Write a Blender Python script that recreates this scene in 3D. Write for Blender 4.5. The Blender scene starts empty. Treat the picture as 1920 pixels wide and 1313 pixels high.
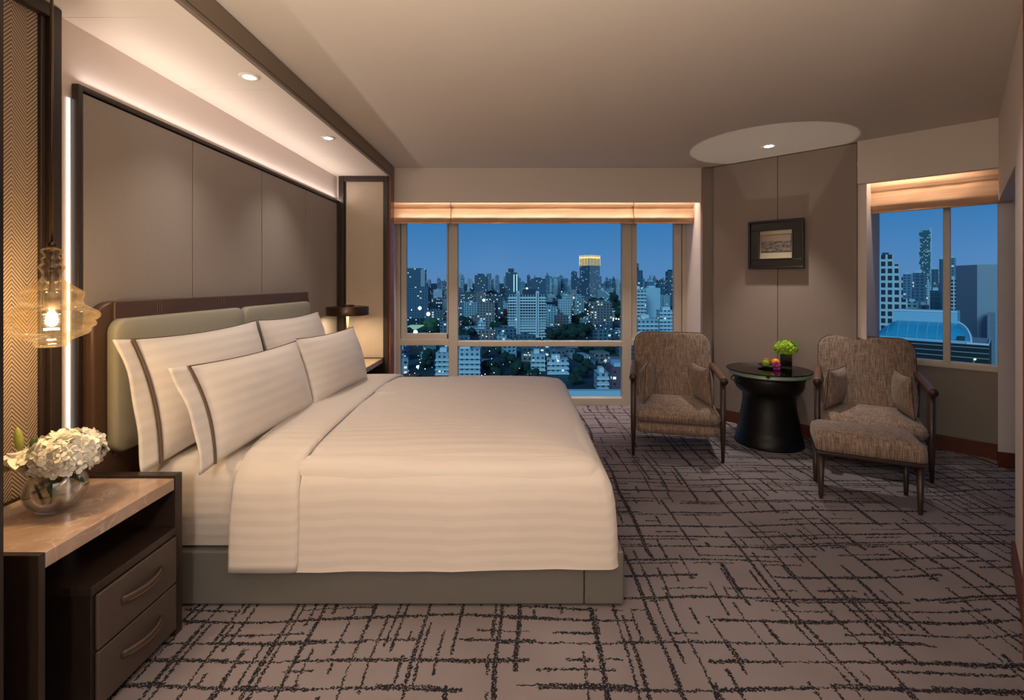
import bpy, bmesh, math, random
from mathutils import Vector, Matrix
sc = bpy.context.scene
COL = sc.collection
R = math.radians
random.seed(7)

# ------------------------------------------------------------------ camera
F = 905.0; PX, PY = 970.0, 528.0; H = 1.35; CZ = 2.484
cam_d = bpy.data.cameras.new('camera'); cam = bpy.data.objects.new('camera', cam_d); COL.objects.link(cam)
cam_d.sensor_fit = 'HORIZONTAL'; cam_d.sensor_width = 36.0; cam_d.lens = 36.0 * F / 1920
cam_d.shift_x = -(PX - 960) / 1920; cam_d.shift_y = (PY - 656.5) / 1920
cam_d.clip_start = 0.05; cam_d.clip_end = 20000
cam.location = (0, 0, H); cam.rotation_euler = (R(90), 0, 0)
sc.camera = cam
sc.view_settings.view_transform = 'Standard'; sc.view_settings.look = 'None'
sc.view_settings.exposure = 0.0; sc.view_settings.gamma = 1.0; sc.view_settings.use_curve_mapping = False

def lin(r, g, b):
    return tuple((c/255/12.92 if c <= 10 else ((c/255+0.055)/1.055)**2.4) for c in (r, g, b)) + (1,)

# ------------------------------------------------------------------ sky
w = bpy.data.worlds.new('dusk'); sc.world = w; w.use_nodes = True
nt = w.node_tree; bg = nt.nodes['Background']
tc = nt.nodes.new('ShaderNodeTexCoord'); sx = nt.nodes.new('ShaderNodeSeparateXYZ'); cr = nt.nodes.new('ShaderNodeValToRGB')
nt.links.new(tc.outputs['Generated'], sx.inputs[0]); nt.links.new(sx.outputs['Z'], cr.inputs[0]); nt.links.new(cr.outputs[0], bg.inputs[0])
e = cr.color_ramp.elements
e[0].position = 0.0; e[0].color = lin(98, 146, 200)
e[1].position = 0.6; e[1].color = lin(24, 70, 138)
for p, c in ((0.03, lin(88, 146, 204)), (0.12, lin(62, 132, 196)), (0.25, lin(44, 112, 178))):
    k = e.new(p); k.color = c
bg.inputs[1].default_value = 0.82

def light(name, kind, loc, power, color=(1, .76, .52), rot=(0, 0, 0), **kw):
    d = bpy.data.lights.new(name, kind); o = bpy.data.objects.new(name, d); COL.objects.link(o)
    o.location = loc; o.rotation_euler = rot; d.energy = power; d.color = color
    for k, v in kw.items(): setattr(d, k, v)
    return o
WARM = (1, .71, .44); WARM2 = (1, .78, .58); PINK = (1, .85, .79)
# added sun from behind the hotel, brightens the city facades
light('city_fill_sun', 'SUN', (0, -5, 60), 1.9, (.36, .80, .98), (R(62), 0, R(-22)), angle=R(25))
def spot(name, x, y, z, power, ang=80, blend=.6, color=WARM2, tx=0, ty=0, size=.04):
    return light(name, 'SPOT', (x, y, z), power, color, (R(tx), R(ty), 0), spot_size=R(ang), spot_blend=blend, shadow_soft_size=size)
# downlights (the ones out of the frame too)
spot('downlight_lamp', 2.10, 4.03, 2.40, 74, 64, .75, (1, .92, .84), size=.03)
spot('downlight_lamp', -1.33, 2.40, 2.35, 20, 100, .8, (1, .88, .77))
spot('downlight_lamp', -1.335, 3.42, 2.35, 22, 100, .8, (1, .88, .77))
spot('downlight_lamp', 0.15, 1.2, 2.47, 15, 110, .7, (1, .86, .74))
spot('downlight_lamp', 1.55, 2.2, 2.47, 19, 120, .7, (1, .92, .88))
spot('downlight_lamp', 0.9, -0.7, 2.47, 16, 120, .7, (1, .88, .78))
spot('downlight_lamp', -0.6, -0.7, 2.47, 26, 120, .7, (1, .86, .74))
# unseen fill spots added beside and behind the camera to brighten the ceiling
light('ceiling_fill_spot', 'SPOT', (-0.75, 0.15, 1.30), 110, (1, .85, .68), (R(180), 0, 0), spot_size=R(158), spot_blend=.5, shadow_soft_size=.12)
light('ceiling_fill_spot', 'SPOT', (0.55, -0.4, 1.30), 56, (1, .86, .72), (R(180), 0, 0), spot_size=R(158), spot_blend=.5, shadow_soft_size=.12)
light('fill_point', 'POINT', (-0.5, -0.6, 1.75), 62, (1, .90, .80), shadow_soft_size=.12)  # unseen fill lamp, added to brighten the wall above the window
# pendant bulb, reading lamp bulb
light('pendant_bulb_light', 'POINT', (-1.447, 1.50, 1.232), 16, (1, .70, .40), shadow_soft_size=.02)
light('reading_lamp_light', 'AREA', (-1.51, 4.3, 1.045), 4.6, (1, .76, .48), (0, 0, 0), shape='DISK', size=.28, spread=R(170))
# hidden LED lines: on top of the bed wall panel, above the blinds
light('led_line', 'AREA', (-1.735, 3.29, 2.136), 4.3, PINK, (0, R(-142), 0), shape='RECTANGLE', size=.02, size_y=2.72)
light('led_line', 'AREA', (0.29, 4.95, 2.27), 8, (1, .82, .68), (0, 0, 0), shape='RECTANGLE', size=3.05, size_y=.03)
light('led_line', 'AREA', (0.29, 4.955, 2.262), 9, (1, .84, .76), (0, 0, 0), shape='RECTANGLE', size=3.05, size_y=.03, spread=R(50))
light('led_line', 'AREA', (3.00, 3.85, 2.26), 3.2, (1, .80, .64), (0, 0, R(-45)), shape='RECTANGLE', size=.9, size_y=.03)
# added spot, stands in for the downlight beam reflected by the glass top
light('reflection_stand_in', 'SPOT', (2.105, 4.04, .645), 24, (1, .90, .78), (R(180), 0, 0), spot_size=R(38), spot_blend=.06, shadow_soft_size=.01)

# ------------------------------------------------------------------ materials
MATS = {}
class NT:
    def __init__(s, name):
        s.m = bpy.data.materials.new(name); s.m.use_nodes = True; s.t = s.m.node_tree; s.b = s.t.nodes['Principled BSDF']; s.out = s.t.nodes['Material Output']
        MATS[name] = s.m
    def n(s, typ, **kw):
        o = s.t.nodes.new('ShaderNode' + typ)
        for k, v in kw.items(): setattr(o, k, v)
        return o
    def l(s, a, b): s.t.links.new(a, b)
    def set(s, inp, v):
        if hasattr(v, 'is_linked') or hasattr(v, 'links'): s.l(v, inp)
        else: inp.default_value = v
    def math(s, op, a, b=0.0, c=0.0):
        o = s.n('Math', operation=op); s.set(o.inputs[0], a); s.set(o.inputs[1], b)
        if len(o.inputs) > 2: s.set(o.inputs[2], c)
        return o.outputs[0]
    def co(s):
        t = s.n('TexCoord'); return t.outputs['Object']
    def sep(s, v):
        o = s.n('SeparateXYZ'); s.l(v, o.inputs[0]); return o.outputs
    def comb(s, x, y, z):
        o = s.n('CombineXYZ'); s.set(o.inputs[0], x); s.set(o.inputs[1], y); s.set(o.inputs[2], z); return o.outputs[0]
    def noise(s, v, scale, detail=3, rough=.5):
        o = s.n('TexNoise'); s.l(v, o.inputs['Vector']); o.inputs['Scale'].default_value = scale; o.inputs['Detail'].default_value = detail; o.inputs['Roughness'].default_value = rough
        return o.outputs['Fac']
    def ramp(s, f, stops):
        o = s.n('ValToRGB'); s.l(f, o.inputs[0]); e = o.color_ramp.elements
        while len(e) < len(stops): e.new(.5)
        for q, (p, c) in zip(e, stops): q.position = p; q.color = c
        return o.outputs[0]
    def mix(s, f, a, b):
        o = s.n('Mix', data_type='RGBA'); s.set(o.inputs[0], f); s.set(o.inputs[6], a); s.set(o.inputs[7], b); return o.outputs[2]
    def smooth(s, v, a, b, lo=0.0, hi=1.0):
        o = s.n('MapRange', interpolation_type='SMOOTHSTEP'); s.l(v, o.inputs[0])
        for i, x in zip((1, 2, 3, 4), (a, b, lo, hi)): o.inputs[i].default_value = x
        return o.outputs[0]
    def bump(s, h, strength=.3, dist=.01):
        o = s.n('Bump'); s.l(h, o.inputs['Height']); o.inputs['Strength'].default_value = strength; o.inputs['Distance'].default_value = dist
        s.l(o.outputs[0], s.b.inputs['Normal'])
    def p(s, **kw):
        for k, v in kw.items(): s.set(s.b.inputs[k.replace('_', ' ')], v)

def simple(name, col, rough=.6, metal=0, spec=.5, noise=0, nscale=20, bump=0, stretch=(1, 1, 1)):
    a = NT(name); a.p(Roughness=rough, Metallic=metal); a.b.inputs['Specular IOR Level'].default_value = spec
    if noise or bump:
        mp = a.n('Mapping'); a.l(a.co(), mp.inputs[0]); mp.inputs['Scale'].default_value = stretch
        f = a.noise(mp.outputs[0], nscale, 4)
        dk = tuple(c*(1-noise) for c in col[:3]) + (1,); lt = tuple(min(1, c*(1+noise)) for c in col[:3]) + (1,)
        a.l(a.ramp(f, [(.3, dk), (.7, lt)]), a.b.inputs['Base Color'])
        if bump: a.bump(f, bump, .003)
    else: a.p(Base_Color=col)
    return a.m
simple('paint', lin(214, 204, 194), .85, noise=.02, nscale=3)
simple('ceiling_paint', lin(217, 206, 194), .9)
simple('header_paint', lin(216, 205, 192), .85)
simple('alcove_paint', lin(226, 212, 203), .85)
simple('soffit_paint', lin(232, 220, 206), .7)
simple('wall_fabric', lin(150, 140, 133), .8, noise=.05, nscale=60, bump=.12, stretch=(1, 1, 5))
simple('corner_fabric', lin(146, 130, 120), .75, noise=.04, nscale=60, bump=.12, stretch=(1, 1, 6))
simple('low_wall', lin(138, 130, 120), .8)
simple('dark_wood', lin(44, 33, 27), .38, noise=.3, nscale=12, bump=.1, stretch=(8, 8, 1))
simple('darker_wood', lin(34, 25, 21), .42, noise=.25, nscale=12, bump=.08, stretch=(8, 8, 1))
simple('frame_wood', lin(52, 42, 37), .35, noise=.12, nscale=14, stretch=(6, 6, 1))
simple('red_wood', lin(120, 66, 40), .35, noise=.15, nscale=10, stretch=(1, 1, 6))
simple('base_wood', lin(92, 46, 28), .4, noise=.2, nscale=8, stretch=(1, 1, 6))
simple('beam_leather', lin(122, 106, 90), .6, noise=.03, nscale=30)
simple('seam_dark', lin(30, 24, 20), .8)
simple('brown_leather', lin(82, 60, 46), .42, noise=.08, nscale=150, bump=.1)
simple('cushion_leather', lin(160, 157, 140), .55, noise=.03, nscale=160, bump=.08)
simple('base_leather', lin(106, 104, 99), .45, noise=.03, nscale=120, bump=.06)
simple('welt', lin(78, 62, 52), .9)
simple('stitch', lin(120, 90, 70), .7)
simple('drawer_leather', lin(76, 64, 58), .5, noise=.06, nscale=220, bump=.1)
simple('drawer_edge', lin(36, 28, 25), .4)
simple('handle_leather', lin(66, 54, 47), .42)
simple('window_frame', lin(196, 186, 170), .45)
simple('gasket', lin(50, 46, 44), .6)
simple('window_frame_pale', lin(205, 200, 198), .4)
simple('piping', lin(96, 78, 66), .7)
simple('bronze', lin(88, 72, 56), .32, metal=.85)
simple('black_bronze', lin(22, 21, 21), .42, metal=.35, noise=.35, nscale=40, bump=.25, stretch=(1, 1, 5))
simple('bronze_edge', lin(104, 106, 94), .45, metal=.2)
simple('chair_wood', lin(58, 42, 34), .36, noise=.15, nscale=12, stretch=(6, 6, 1))
simple('arm_leather', lin(112, 84, 66), .4, noise=.08, nscale=60)
simple('picture_frame', lin(20, 17, 15), .28)
simple('picture_frame_edge', lin(54, 48, 40), .3)
simple('mat_board', lin(196, 180, 150), .8)
simple('plate_black', lin(22, 22, 22), .2)
simple('leaf_green', lin(54, 76, 34), .5, noise=.3, nscale=30)
simple('stem_green', lin(62, 84, 44), .5)
simple('bud_green', lin(150, 158, 74), .5, noise=.15, nscale=40)
simple('petal_white', lin(226, 222, 208), .6)
simple('lily_white', lin(240, 234, 220), .5)
simple('hydrangea_green', lin(160, 196, 48), .6, noise=.3, nscale=40)
simple('orchid', lin(206, 60, 180), .5, noise=.25, nscale=60)
simple('apple_green', lin(128, 164, 40), .3, noise=.2, nscale=25)
simple('apple_red', lin(206, 70, 44), .3, noise=.35, nscale=14)
simple('orange', lin(232, 150, 40), .4, noise=.08, nscale=60, bump=.2)
simple('white_plastic', lin(230, 224, 214), .5)

def emis(name, col, strength, sample=True):
    a = NT(name); a.t.nodes.remove(a.b); em = a.n('Emission'); em.inputs[0].default_value = col; em.inputs[1].default_value = strength
    a.l(em.outputs[0], a.out.inputs[0])
    if not sample: a.m.cycles.emission_sampling = 'NONE'
    return a.m
emis('led', (1, .86, .82, 1), 2.6); emis('lamp_lens', (1, .88, .74, 1), 14, False); emis('bulb', (1, .80, .52, 1), 22, False)
emis('led_cove', (1, .72, .5, 1), 3, False)

def linen(name, col, mode, pitch=.045, k=.06):
    a = NT(name); x, y, z = a.sep(a.co())
    if mode == 'duvet': s = a.math('SUBTRACT', y, z)
    elif mode == 'pillow': s = z
    else: s = y
    fr = a.math('PINGPONG', a.math('DIVIDE', s, pitch), .5)
    st = a.smooth(fr, .2, .3)
    dk = tuple(c*(1-k) for c in col[:3]) + (1,)
    a.l(a.mix(st, dk, col), a.b.inputs['Base Color'])
    a.set(a.b.inputs['Roughness'], a.smooth(st, 0, 1, .45, .85))
    a.b.inputs['Sheen Weight'].default_value = .15
    wr = a.noise(a.co(), 5, 3, .5); a.bump(wr, .35, .02)
    return a.m
linen('duvet_cotton', lin(222, 212, 203), 'duvet')
linen('sheet_cotton', lin(226, 216, 206), 'duvet', k=.05)
linen('pillow_cotton', lin(228, 220, 212), 'pillow', .05, .05)

def herring(name, ax, dk, lt):
    a = NT(name); x, y, z = a.sep(a.co()); u = y if ax == 'y' else x
    tri = a.math('PINGPONG', u, .052)
    ph = a.math('DIVIDE', a.math('SUBTRACT', z, a.math('MULTIPLY', tri, 1.25)), .0142)
    st = a.smooth(a.math('PINGPONG', ph, .5), .05, .3)
    thread = a.noise(a.co(), 260, 2)
    h = a.math('ADD', st, a.math('MULTIPLY', thread, .3))
    a.l(a.mix(st, dk, lt), a.b.inputs['Base Color']); a.p(Roughness=.8)
    a.bump(h, .6, .003)
herring('herringbone_y', 'y', lin(96, 78, 62), lin(190, 168, 144)); herring('herringbone_x', 'x', lin(156, 136, 118), lin(224, 206, 186))  # second copy lightened to stand in for light on the far panel

def tweed():
    a = NT('tweed'); mp = a.n('Mapping'); a.l(a.co(), mp.inputs[0]); mp.inputs['Scale'].default_value = (1, .14, .05)
    f = a.noise(mp.outputs[0], 230, 4, .65)
    mp2 = a.n('Mapping'); a.l(a.co(), mp2.inputs[0]); mp2.inputs['Scale'].default_value = (.12, .12, 1)
    g = a.noise(mp2.outputs[0], 170, 2)
    s = a.math('ADD', a.math('MULTIPLY', f, .78), a.math('MULTIPLY', g, .22))
    a.l(a.ramp(s, [(.36, lin(84, 67, 57)), (.5, lin(132, 110, 95)), (.66, lin(172, 150, 132))]), a.b.inputs['Base Color'])
    a.p(Roughness=.9); a.b.inputs['Sheen Weight'].default_value = .2; a.bump(s, .5, .003)
tweed()

def carpet():
    a = NT('carpet'); co = a.co()
    wob = a.n('TexNoise'); a.l(co, wob.inputs['Vector']); wob.inputs['Scale'].default_value = 1.1; wob.inputs['Detail'].default_value = 1
    wv = a.n('VectorMath', operation='MULTIPLY_ADD'); a.l(wob.outputs['Color'], wv.inputs[0]); wv.inputs[1].default_value = (.12, .12, 0); a.l(co, wv.inputs[2])
    fz = a.n('TexNoise'); a.l(co, fz.inputs['Vector']); fz.inputs['Scale'].default_value = 85; fz.inputs['Detail'].default_value = 2
    fv = a.n('VectorMath', operation='MULTIPLY_ADD'); a.l(fz.outputs['Color'], fv.inputs[0]); fv.inputs[1].default_value = (.028, .028, 0); a.l(wv.outputs[0], fv.inputs[2])
    x, y, z = a.sep(fv.outputs[0])
    total = None
    def family(u, v, scale, width, seed, mscale, thr):
        nonlocal total
        uu = a.math('MULTIPLY_ADD', u, scale, seed)
        vo = a.n('TexVoronoi', voronoi_dimensions='1D', feature='DISTANCE_TO_EDGE'); a.l(uu, vo.inputs['W']); vo.inputs['Scale'].default_value = 1
        vc = a.n('TexVoronoi', voronoi_dimensions='1D', feature='F1'); a.l(a.math('ADD', uu, .0), vc.inputs['W']); vc.inputs['Scale'].default_value = 1
        # an id that is constant along one line: cell index on either side of the edge
        cid = a.math('ROUND', uu)
        mv = a.comb(a.math('MULTIPLY', cid, 7.31), a.math('MULTIPLY', v, mscale), seed)
        mk = a.noise(mv, 1.0, 2)
        wd = a.noise(a.comb(a.math('MULTIPLY', cid, 3.3), a.math('MULTIPLY', v, mscale*2.3), seed+5), 1.0, 1)
        half = a.math('MULTIPLY', wd, width*scale*2)
        ln = a.math('LESS_THAN', vo.outputs['Distance'], half)
        on = a.math('GREATER_THAN', mk, thr)
        r = a.math('MULTIPLY', ln, on)
        total = r if total is None else a.math('MAXIMUM', total, r)
    family(x, y, 8.0, .0070, 3.3, 1.6, .44)
    family(y, x, 8.0, .0070, 11.7, 1.4, .44)
    family(x, y, 15.0, .0048, 23.1, 2.4, .53)
    family(y, x, 16.0, .0048, 37.9, 2.0, .52)
    br = a.noise(co, 150, 2); brk = a.math('GREATER_THAN', br, .41)
    line = a.math('MULTIPLY', total, brk)
    pile = a.noise(co, 500, 2)
    big = a.noise(co, 1.6, 2)
    base = a.mix(a.smooth(big, .35, .65), lin(128, 119, 121), lin(144, 135, 138))
    base = a.mix(a.math('MULTIPLY', pile, .25), base, lin(110, 98, 92))
    a.l(a.mix(a.math('MULTIPLY', line, .97), base, lin(26, 27, 31)), a.b.inputs['Base Color'])
    a.p(Roughness=.95); a.b.inputs['Specular IOR Level'].default_value = .15; a.bump(pile, .5, .004)
carpet()

def marble():
    a = NT('marble'); n1 = a.n('TexNoise'); a.l(a.co(), n1.inputs['Vector']); n1.inputs['Scale'].default_value = 5; n1.inputs['Detail'].default_value = 6; n1.inputs['Distortion'].default_value = 1.2
    vn = a.math('ABSOLUTE', a.math('SUBTRACT', n1.outputs['Fac'], .5))
    veins = a.smooth(vn, 0.0, .012, 1, 0)
    base = a.ramp(a.noise(a.co(), 7, 5), [(.3, lin(154, 126, 108)), (.7, lin(192, 168, 150))])
    a.l(a.mix(a.math('MULTIPLY', veins, .35), base, lin(226, 204, 180)), a.b.inputs['Base Color']); a.p(Roughness=.12)
marble()

def blind():
    a = NT('blind_silk'); x, y, z = a.sep(a.co())
    n = a.noise(a.comb(a.math('MULTIPLY', x, 1.5), a.math('MULTIPLY', y, 1.5), a.math('MULTIPLY', z, 40)), 1.5, 4)
    a.l(a.ramp(n, [(.3, lin(186, 146, 114)), (.7, lin(210, 172, 138))]), a.b.inputs['Base Color']); a.p(Roughness=.7); a.bump(n, .2, .006)
blind()

def glassy(name, tint, gloss=.12, rough=.02, stria=False):
    a = NT(name); a.t.nodes.remove(a.b)
    tr = a.n('BsdfTransparent'); tr.inputs[0].default_value = tint
    gl = a.n('BsdfGlossy'); gl.inputs['Roughness'].default_value = rough; gl.inputs[0].default_value = (1, 1, 1, 1)
    lw = a.n('LayerWeight'); lw.inputs['Blend'].default_value = .25
    if stria:
        x, y, z = a.sep(a.co()); nv = a.noise(a.comb(a.math('MULTIPLY', x, .6), a.math('MULTIPLY', y, .6), a.math('MULTIPLY', z, 3)), 40, 3)
        bp = a.n('Bump'); bp.inputs['Strength'].default_value = .05; bp.inputs['Distance'].default_value = .01; a.l(nv, bp.inputs['Height'])
        a.l(bp.outputs[0], gl.inputs['Normal']); a.l(bp.outputs[0], lw.inputs['Normal'])
    f = a.math('MULTIPLY_ADD', lw.outputs['Fresnel'], {'pane_glass': .06, 'amber_glass': .35}.get(name, .55), gloss)
    mx = a.n('MixShader'); a.l(f, mx.inputs[0]); a.l(tr.outputs[0], mx.inputs[1]); a.l(gl.outputs[0], mx.inputs[2])
    if stria:
        tl = a.n('BsdfTranslucent'); tl.inputs[0].default_value = (1, .80, .50, 1); m2 = a.n('MixShader'); m2.inputs[0].default_value = .012
        a.l(mx.outputs[0], m2.inputs[1]); a.l(tl.outputs[0], m2.inputs[2]); a.l(m2.outputs[0], a.out.inputs[0])
    else: a.l(mx.outputs[0], a.out.inputs[0])
glassy('pane_glass', (.985, .99, .995, 1), .0, .22)
glassy('amber_glass', (.99, .90, .72, 1), .05, .05, True)
glassy('clear_glass', (.96, .96, .95, 1), .07)
glassy('water', (.93, .93, .92, 1), .05)
glassy('vase_dark_glass', (.30, .28, .22, 1), .06)
def table_glass():
    a = NT('table_glass'); a.t.nodes.remove(a.b)
    tr = a.n('BsdfTransparent'); tr.inputs[0].default_value = (.80, .87, .80, 1)
    gl = a.n('BsdfGlossy'); gl.inputs['Roughness'].default_value = .01
    lw = a.n('LayerWeight'); lw.inputs['Blend'].default_value = .32
    mx = a.n('MixShader'); a.l(lw.outputs['Fresnel'], mx.inputs[0]); a.l(tr.outputs[0], mx.inputs[1]); a.l(gl.outputs[0], mx.inputs[2]); a.l(mx.outputs[0], a.out.inputs[0])
table_glass()

def artwork():
    a = NT('etching'); x, y, z = a.sep(a.co())
    zb = a.math('ABSOLUTE', z); xb = a.math('ABSOLUTE', x)
    hor = a.smooth(a.math('ADD', z, a.math('MULTIPLY', a.noise(a.comb(a.math('MULTIPLY', x, 1), 0, 0), 18, 4), .05)), .052, .060, 0, 1)
    tex = a.noise(a.comb(x, y, a.math('MULTIPLY', z, 2.4)), 30, 6, .72)
    land = a.ramp(tex, [(.38, lin(34, 28, 24)), (.6, lin(150, 134, 118))])
    a.l(a.mix(hor, land, lin(166, 142, 122)), a.b.inputs['Base Color']); a.p(Roughness=.3)
artwork()

# ------------------------------------------------------------------ mesh building
class B:
    def __init__(s, off=(0, 0, 0)):
        s.b = bmesh.new(); s.o = Vector(off)
    def v(s, p): return s.b.verts.new(Vector(p) - s.o)
    def box(s, x0, x1, y0, y1, z0, z1):
        vs = [s.v((x, y, z)) for z in (z0, z1) for y in (y0, y1) for x in (x0, x1)]
        for f in ((0, 1, 3, 2)[::-1], (4, 5, 7, 6), (0, 1, 5, 4), (1, 3, 7, 5), (3, 2, 6, 7), (2, 0, 4, 6)):
            s.b.faces.new([vs[i] for i in f])
        return s
    def obox(s, c, u, hw, hd, z0, z1):
        """box with its width along the horizontal unit vector u"""
        ux, uy = u; nx, ny = -uy, ux
        vs = [s.v((c[0]+a*hw*ux+b*hd*nx, c[1]+a*hw*uy+b*hd*ny, z)) for z in (z0, z1) for b in (-1, 1) for a in (-1, 1)]
        for f in ((0, 1, 3, 2)[::-1], (4, 5, 7, 6), (0, 1, 5, 4), (1, 3, 7, 5), (3, 2, 6, 7), (2, 0, 4, 6)):
            s.b.faces.new([vs[i] for i in f])
        return s
    def prism(s, pts, z0, z1):
        a = [s.v((x, y, z0)) for x, y in pts]; b = [s.v((x, y, z1)) for x, y in pts]; n = len(pts)
        s.b.faces.new(a[::-1]); s.b.faces.new(b)
        for i in range(n): s.b.faces.new([a[i], a[(i+1) % n], b[(i+1) % n], b[i]])
        return s
    def rings(s, rr, cap0=True, cap1=True):
        R_ = [[s.v(p) for p in r] for r in rr]; n = len(R_[0])
        for a, b in zip(R_, R_[1:]):
            for i in range(n): s.b.faces.new([a[i], a[(i+1) % n], b[(i+1) % n], b[i]])
        if cap0: s.b.faces.new(R_[0][::-1])
        if cap1: s.b.faces.new(R_[-1])
        return s
    def lathe(s, prof, c=(0, 0), n=32):
        rr = [[(c[0]+r*math.cos(2*math.pi*i/n), c[1]+r*math.sin(2*math.pi*i/n), z) for i in range(n)] for r, z in prof]
        return s.rings(rr, prof[0][0] > 1e-6, prof[-1][0] > 1e-6)
    def tube(s, pts, r, n=8, flat=None):
        pts = [Vector(p) for p in pts]; rr = []
        for i, p in enumerate(pts):
            t = (pts[min(i+1, len(pts)-1)] - pts[max(i-1, 0)]).normalized()
            up = Vector((0, 0, 1)) if abs(t.z) < .9 else Vector((0, 1, 0))
            a = t.cross(up).normalized(); b = a.cross(t).normalized()
            ri = r[i] if isinstance(r, (list, tuple)) else r
            rb = ri if flat is None else flat
            rr.append([p + a*math.cos(2*math.pi*k/n)*ri + b*math.sin(2*math.pi*k/n)*rb for k in range(n)])
        return s.rings(rr)
    def ball(s, c, r, sub=2, sc_=(1, 1, 1)):
        q = bmesh.ops.create_icosphere(s.b, subdivisions=sub, radius=r)
        for v in q['verts']: v.co = Vector((v.co.x*sc_[0], v.co.y*sc_[1], v.co.z*sc_[2])) + Vector(c) - s.o
        return s
    def face(s, pts): s.b.faces.new([s.v(p) for p in pts]); return s
    def build(s, name, mat, parent=None, smooth=False, bevel=0, seg=2, loc=None, rot=None, subsurf=0):
        bmesh.ops.recalc_face_normals(s.b, faces=s.b.faces)
        me = bpy.data.meshes.new(name); s.b.to_mesh(me); s.b.free()
        o = bpy.data.objects.new(name, me); COL.objects.link(o)
        me.materials.append(MATS[mat])
        if smooth:
            for p in me.polygons: p.use_smooth = True
        if bevel:
            m = o.modifiers.new('bevel', 'BEVEL'); m.width = bevel; m.segments = seg; m.limit_method = 'ANGLE'; m.angle_limit = R(40)
            if not smooth:
                for p in me.polygons: p.use_smooth = True
                wn = o.modifiers.new('wn', 'WEIGHTED_NORMAL'); wn.keep_sharp = True
        if subsurf:
            m = o.modifiers.new('sub', 'SUBSURF'); m.levels = subsurf; m.render_levels = subsurf
        if parent is not None: o.parent = parent
        elif s.o.length > 0: o.location = s.o
        if loc is not None: o.location = loc
        if rot is not None: o.rotation_euler = rot
        return o
def tag(o, label, cat, group=None):
    o['label'] = label; o['category'] = cat
    if group: o['group'] = group
    return o
def thing(name, label, cat, loc, rz=0, group=None):
    o = bpy.data.objects.new(name, None); COL.objects.link(o); o.location = loc; o.rotation_euler = (0, 0, rz); o.empty_display_size = .05
    return tag(o, label, cat, group)
def struct(o): o['kind'] = 'structure'; return o
def stuff(o): o['kind'] = 'stuff'; return o
def rr(x0, x1, y0, y1, r, n=6, e=1):
    """rounded rectangle outline, e extra points along each edge"""
    r = max(1e-4, min(r, (x1-x0)/2-1e-4, (y1-y0)/2-1e-4)); out = []
    cs = [(x1-r, y0+r, -90), (x1-r, y1-r, 0), (x0+r, y1-r, 90), (x0+r, y0+r, 180)]
    arcs = [[(cx+r*math.cos(R(a+90*k/n)), cy+r*math.sin(R(a+90*k/n))) for k in range(n+1)] for cx, cy, a in cs]
    for i, arc in enumerate(arcs):
        out += arc; q = arcs[(i+1) % 4][0]; p = arc[-1]
        for k in range(1, e): out.append((p[0]+(q[0]-p[0])*k/e, p[1]+(q[1]-p[1])*k/e))
    return out
def X(px, d): return (px-PX)*d/F
def Z(py, d): return H-(py-PY)*d/F
def copy_tree(o, parent=None):
    c = o.copy(); COL.objects.link(c)
    if parent is not None: c.parent = parent
    for ch in [q for q in bpy.data.objects if q.parent == o]: copy_tree(ch, c)
    return c

# ================================================================== THE ROOM
WX = -1.757                # bed wall
S = 1/math.sqrt(2); U45 = (S, -S)        # run of the angled wall (towards the right and the camera)
def kpt(k, px): x = (px-PX)/F; d = k/(1+x); return (x*d, d)       # point of the 45 degree plane x+y=k on a sight line
floor = struct(B().box(-2.4, 5.2, -3.2, 5.6, -.12, 0).build('floor', 'carpet'))
b = B(); b.box(-2.0, 4.2, -3.2, 5.5, CZ, CZ+.1); struct(b.build('ceiling', 'ceiling_paint'))
struct(B().box(WX-.12, WX, -3.1, 5.40, 0, CZ).build('wall_left', 'alcove_paint'))
struct(B().box(-2.0, 2.6, -3.2, -3.1, 0, CZ).build('wall_rear', 'paint'))
# header above the main window and the recess behind it
struct(B().box(-1.30, 1.885, 4.82, 4.88, 2.147, CZ).build('wall_back', 'header_paint'))
struct(B().box(WX, -1.32, 4.80, 5.40, 0, CZ).build('wall_back_left', 'paint'))
struct(B().box(1.843, 2.40, 4.845, 5.40, 0, CZ).build('wall_back_right', 'alcove_paint'))
struct(B().box(-1.32, 1.843, 4.88, 5.40, 2.30, 2.34).build('trim_1', 'alcove_paint'))
# narrow fabric strip and the angled fabric wall with the picture
pa = kpt(6.70, 1338); pb = kpt(6.70, 1607)
struct(B().box(X(1317, 4.79), pa[0]-.004, 4.79, 4.84, 0, CZ-.006).build('wall_strip', 'corner_fabric'))
mid = kpt(6.70, 1458)
for i, (q0, q1) in enumerate(((pa, mid), (mid, pb))):
    g = .0025
    L = math.hypot(q1[0]-q0[0], q1[1]-q0[1]); c = ((q0[0]+q1[0])/2+S*.03, (q0[1]+q1[1])/2+S*.03)
    struct(B().obox(c, U45, L/2-g, .03, 0, CZ-.008).build('wall_angled_panel', 'corner_fabric'))
c = ((pa[0]+pb[0])/2+S*.10, (pa[1]+pb[1])/2+S*.10); L = math.hypot(pb[0]-pa[0], pb[1]-pa[1])
struct(B().obox(c, U45, L/2+.002, .04, 0, CZ-.002).build('trim_2', 'seam_dark'))
struct(B().obox((c[0]+S*.12, c[1]+S*.12), U45, L/2+.0, .08, 0, CZ).build('wall_angled_core', 'paint'))
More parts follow.
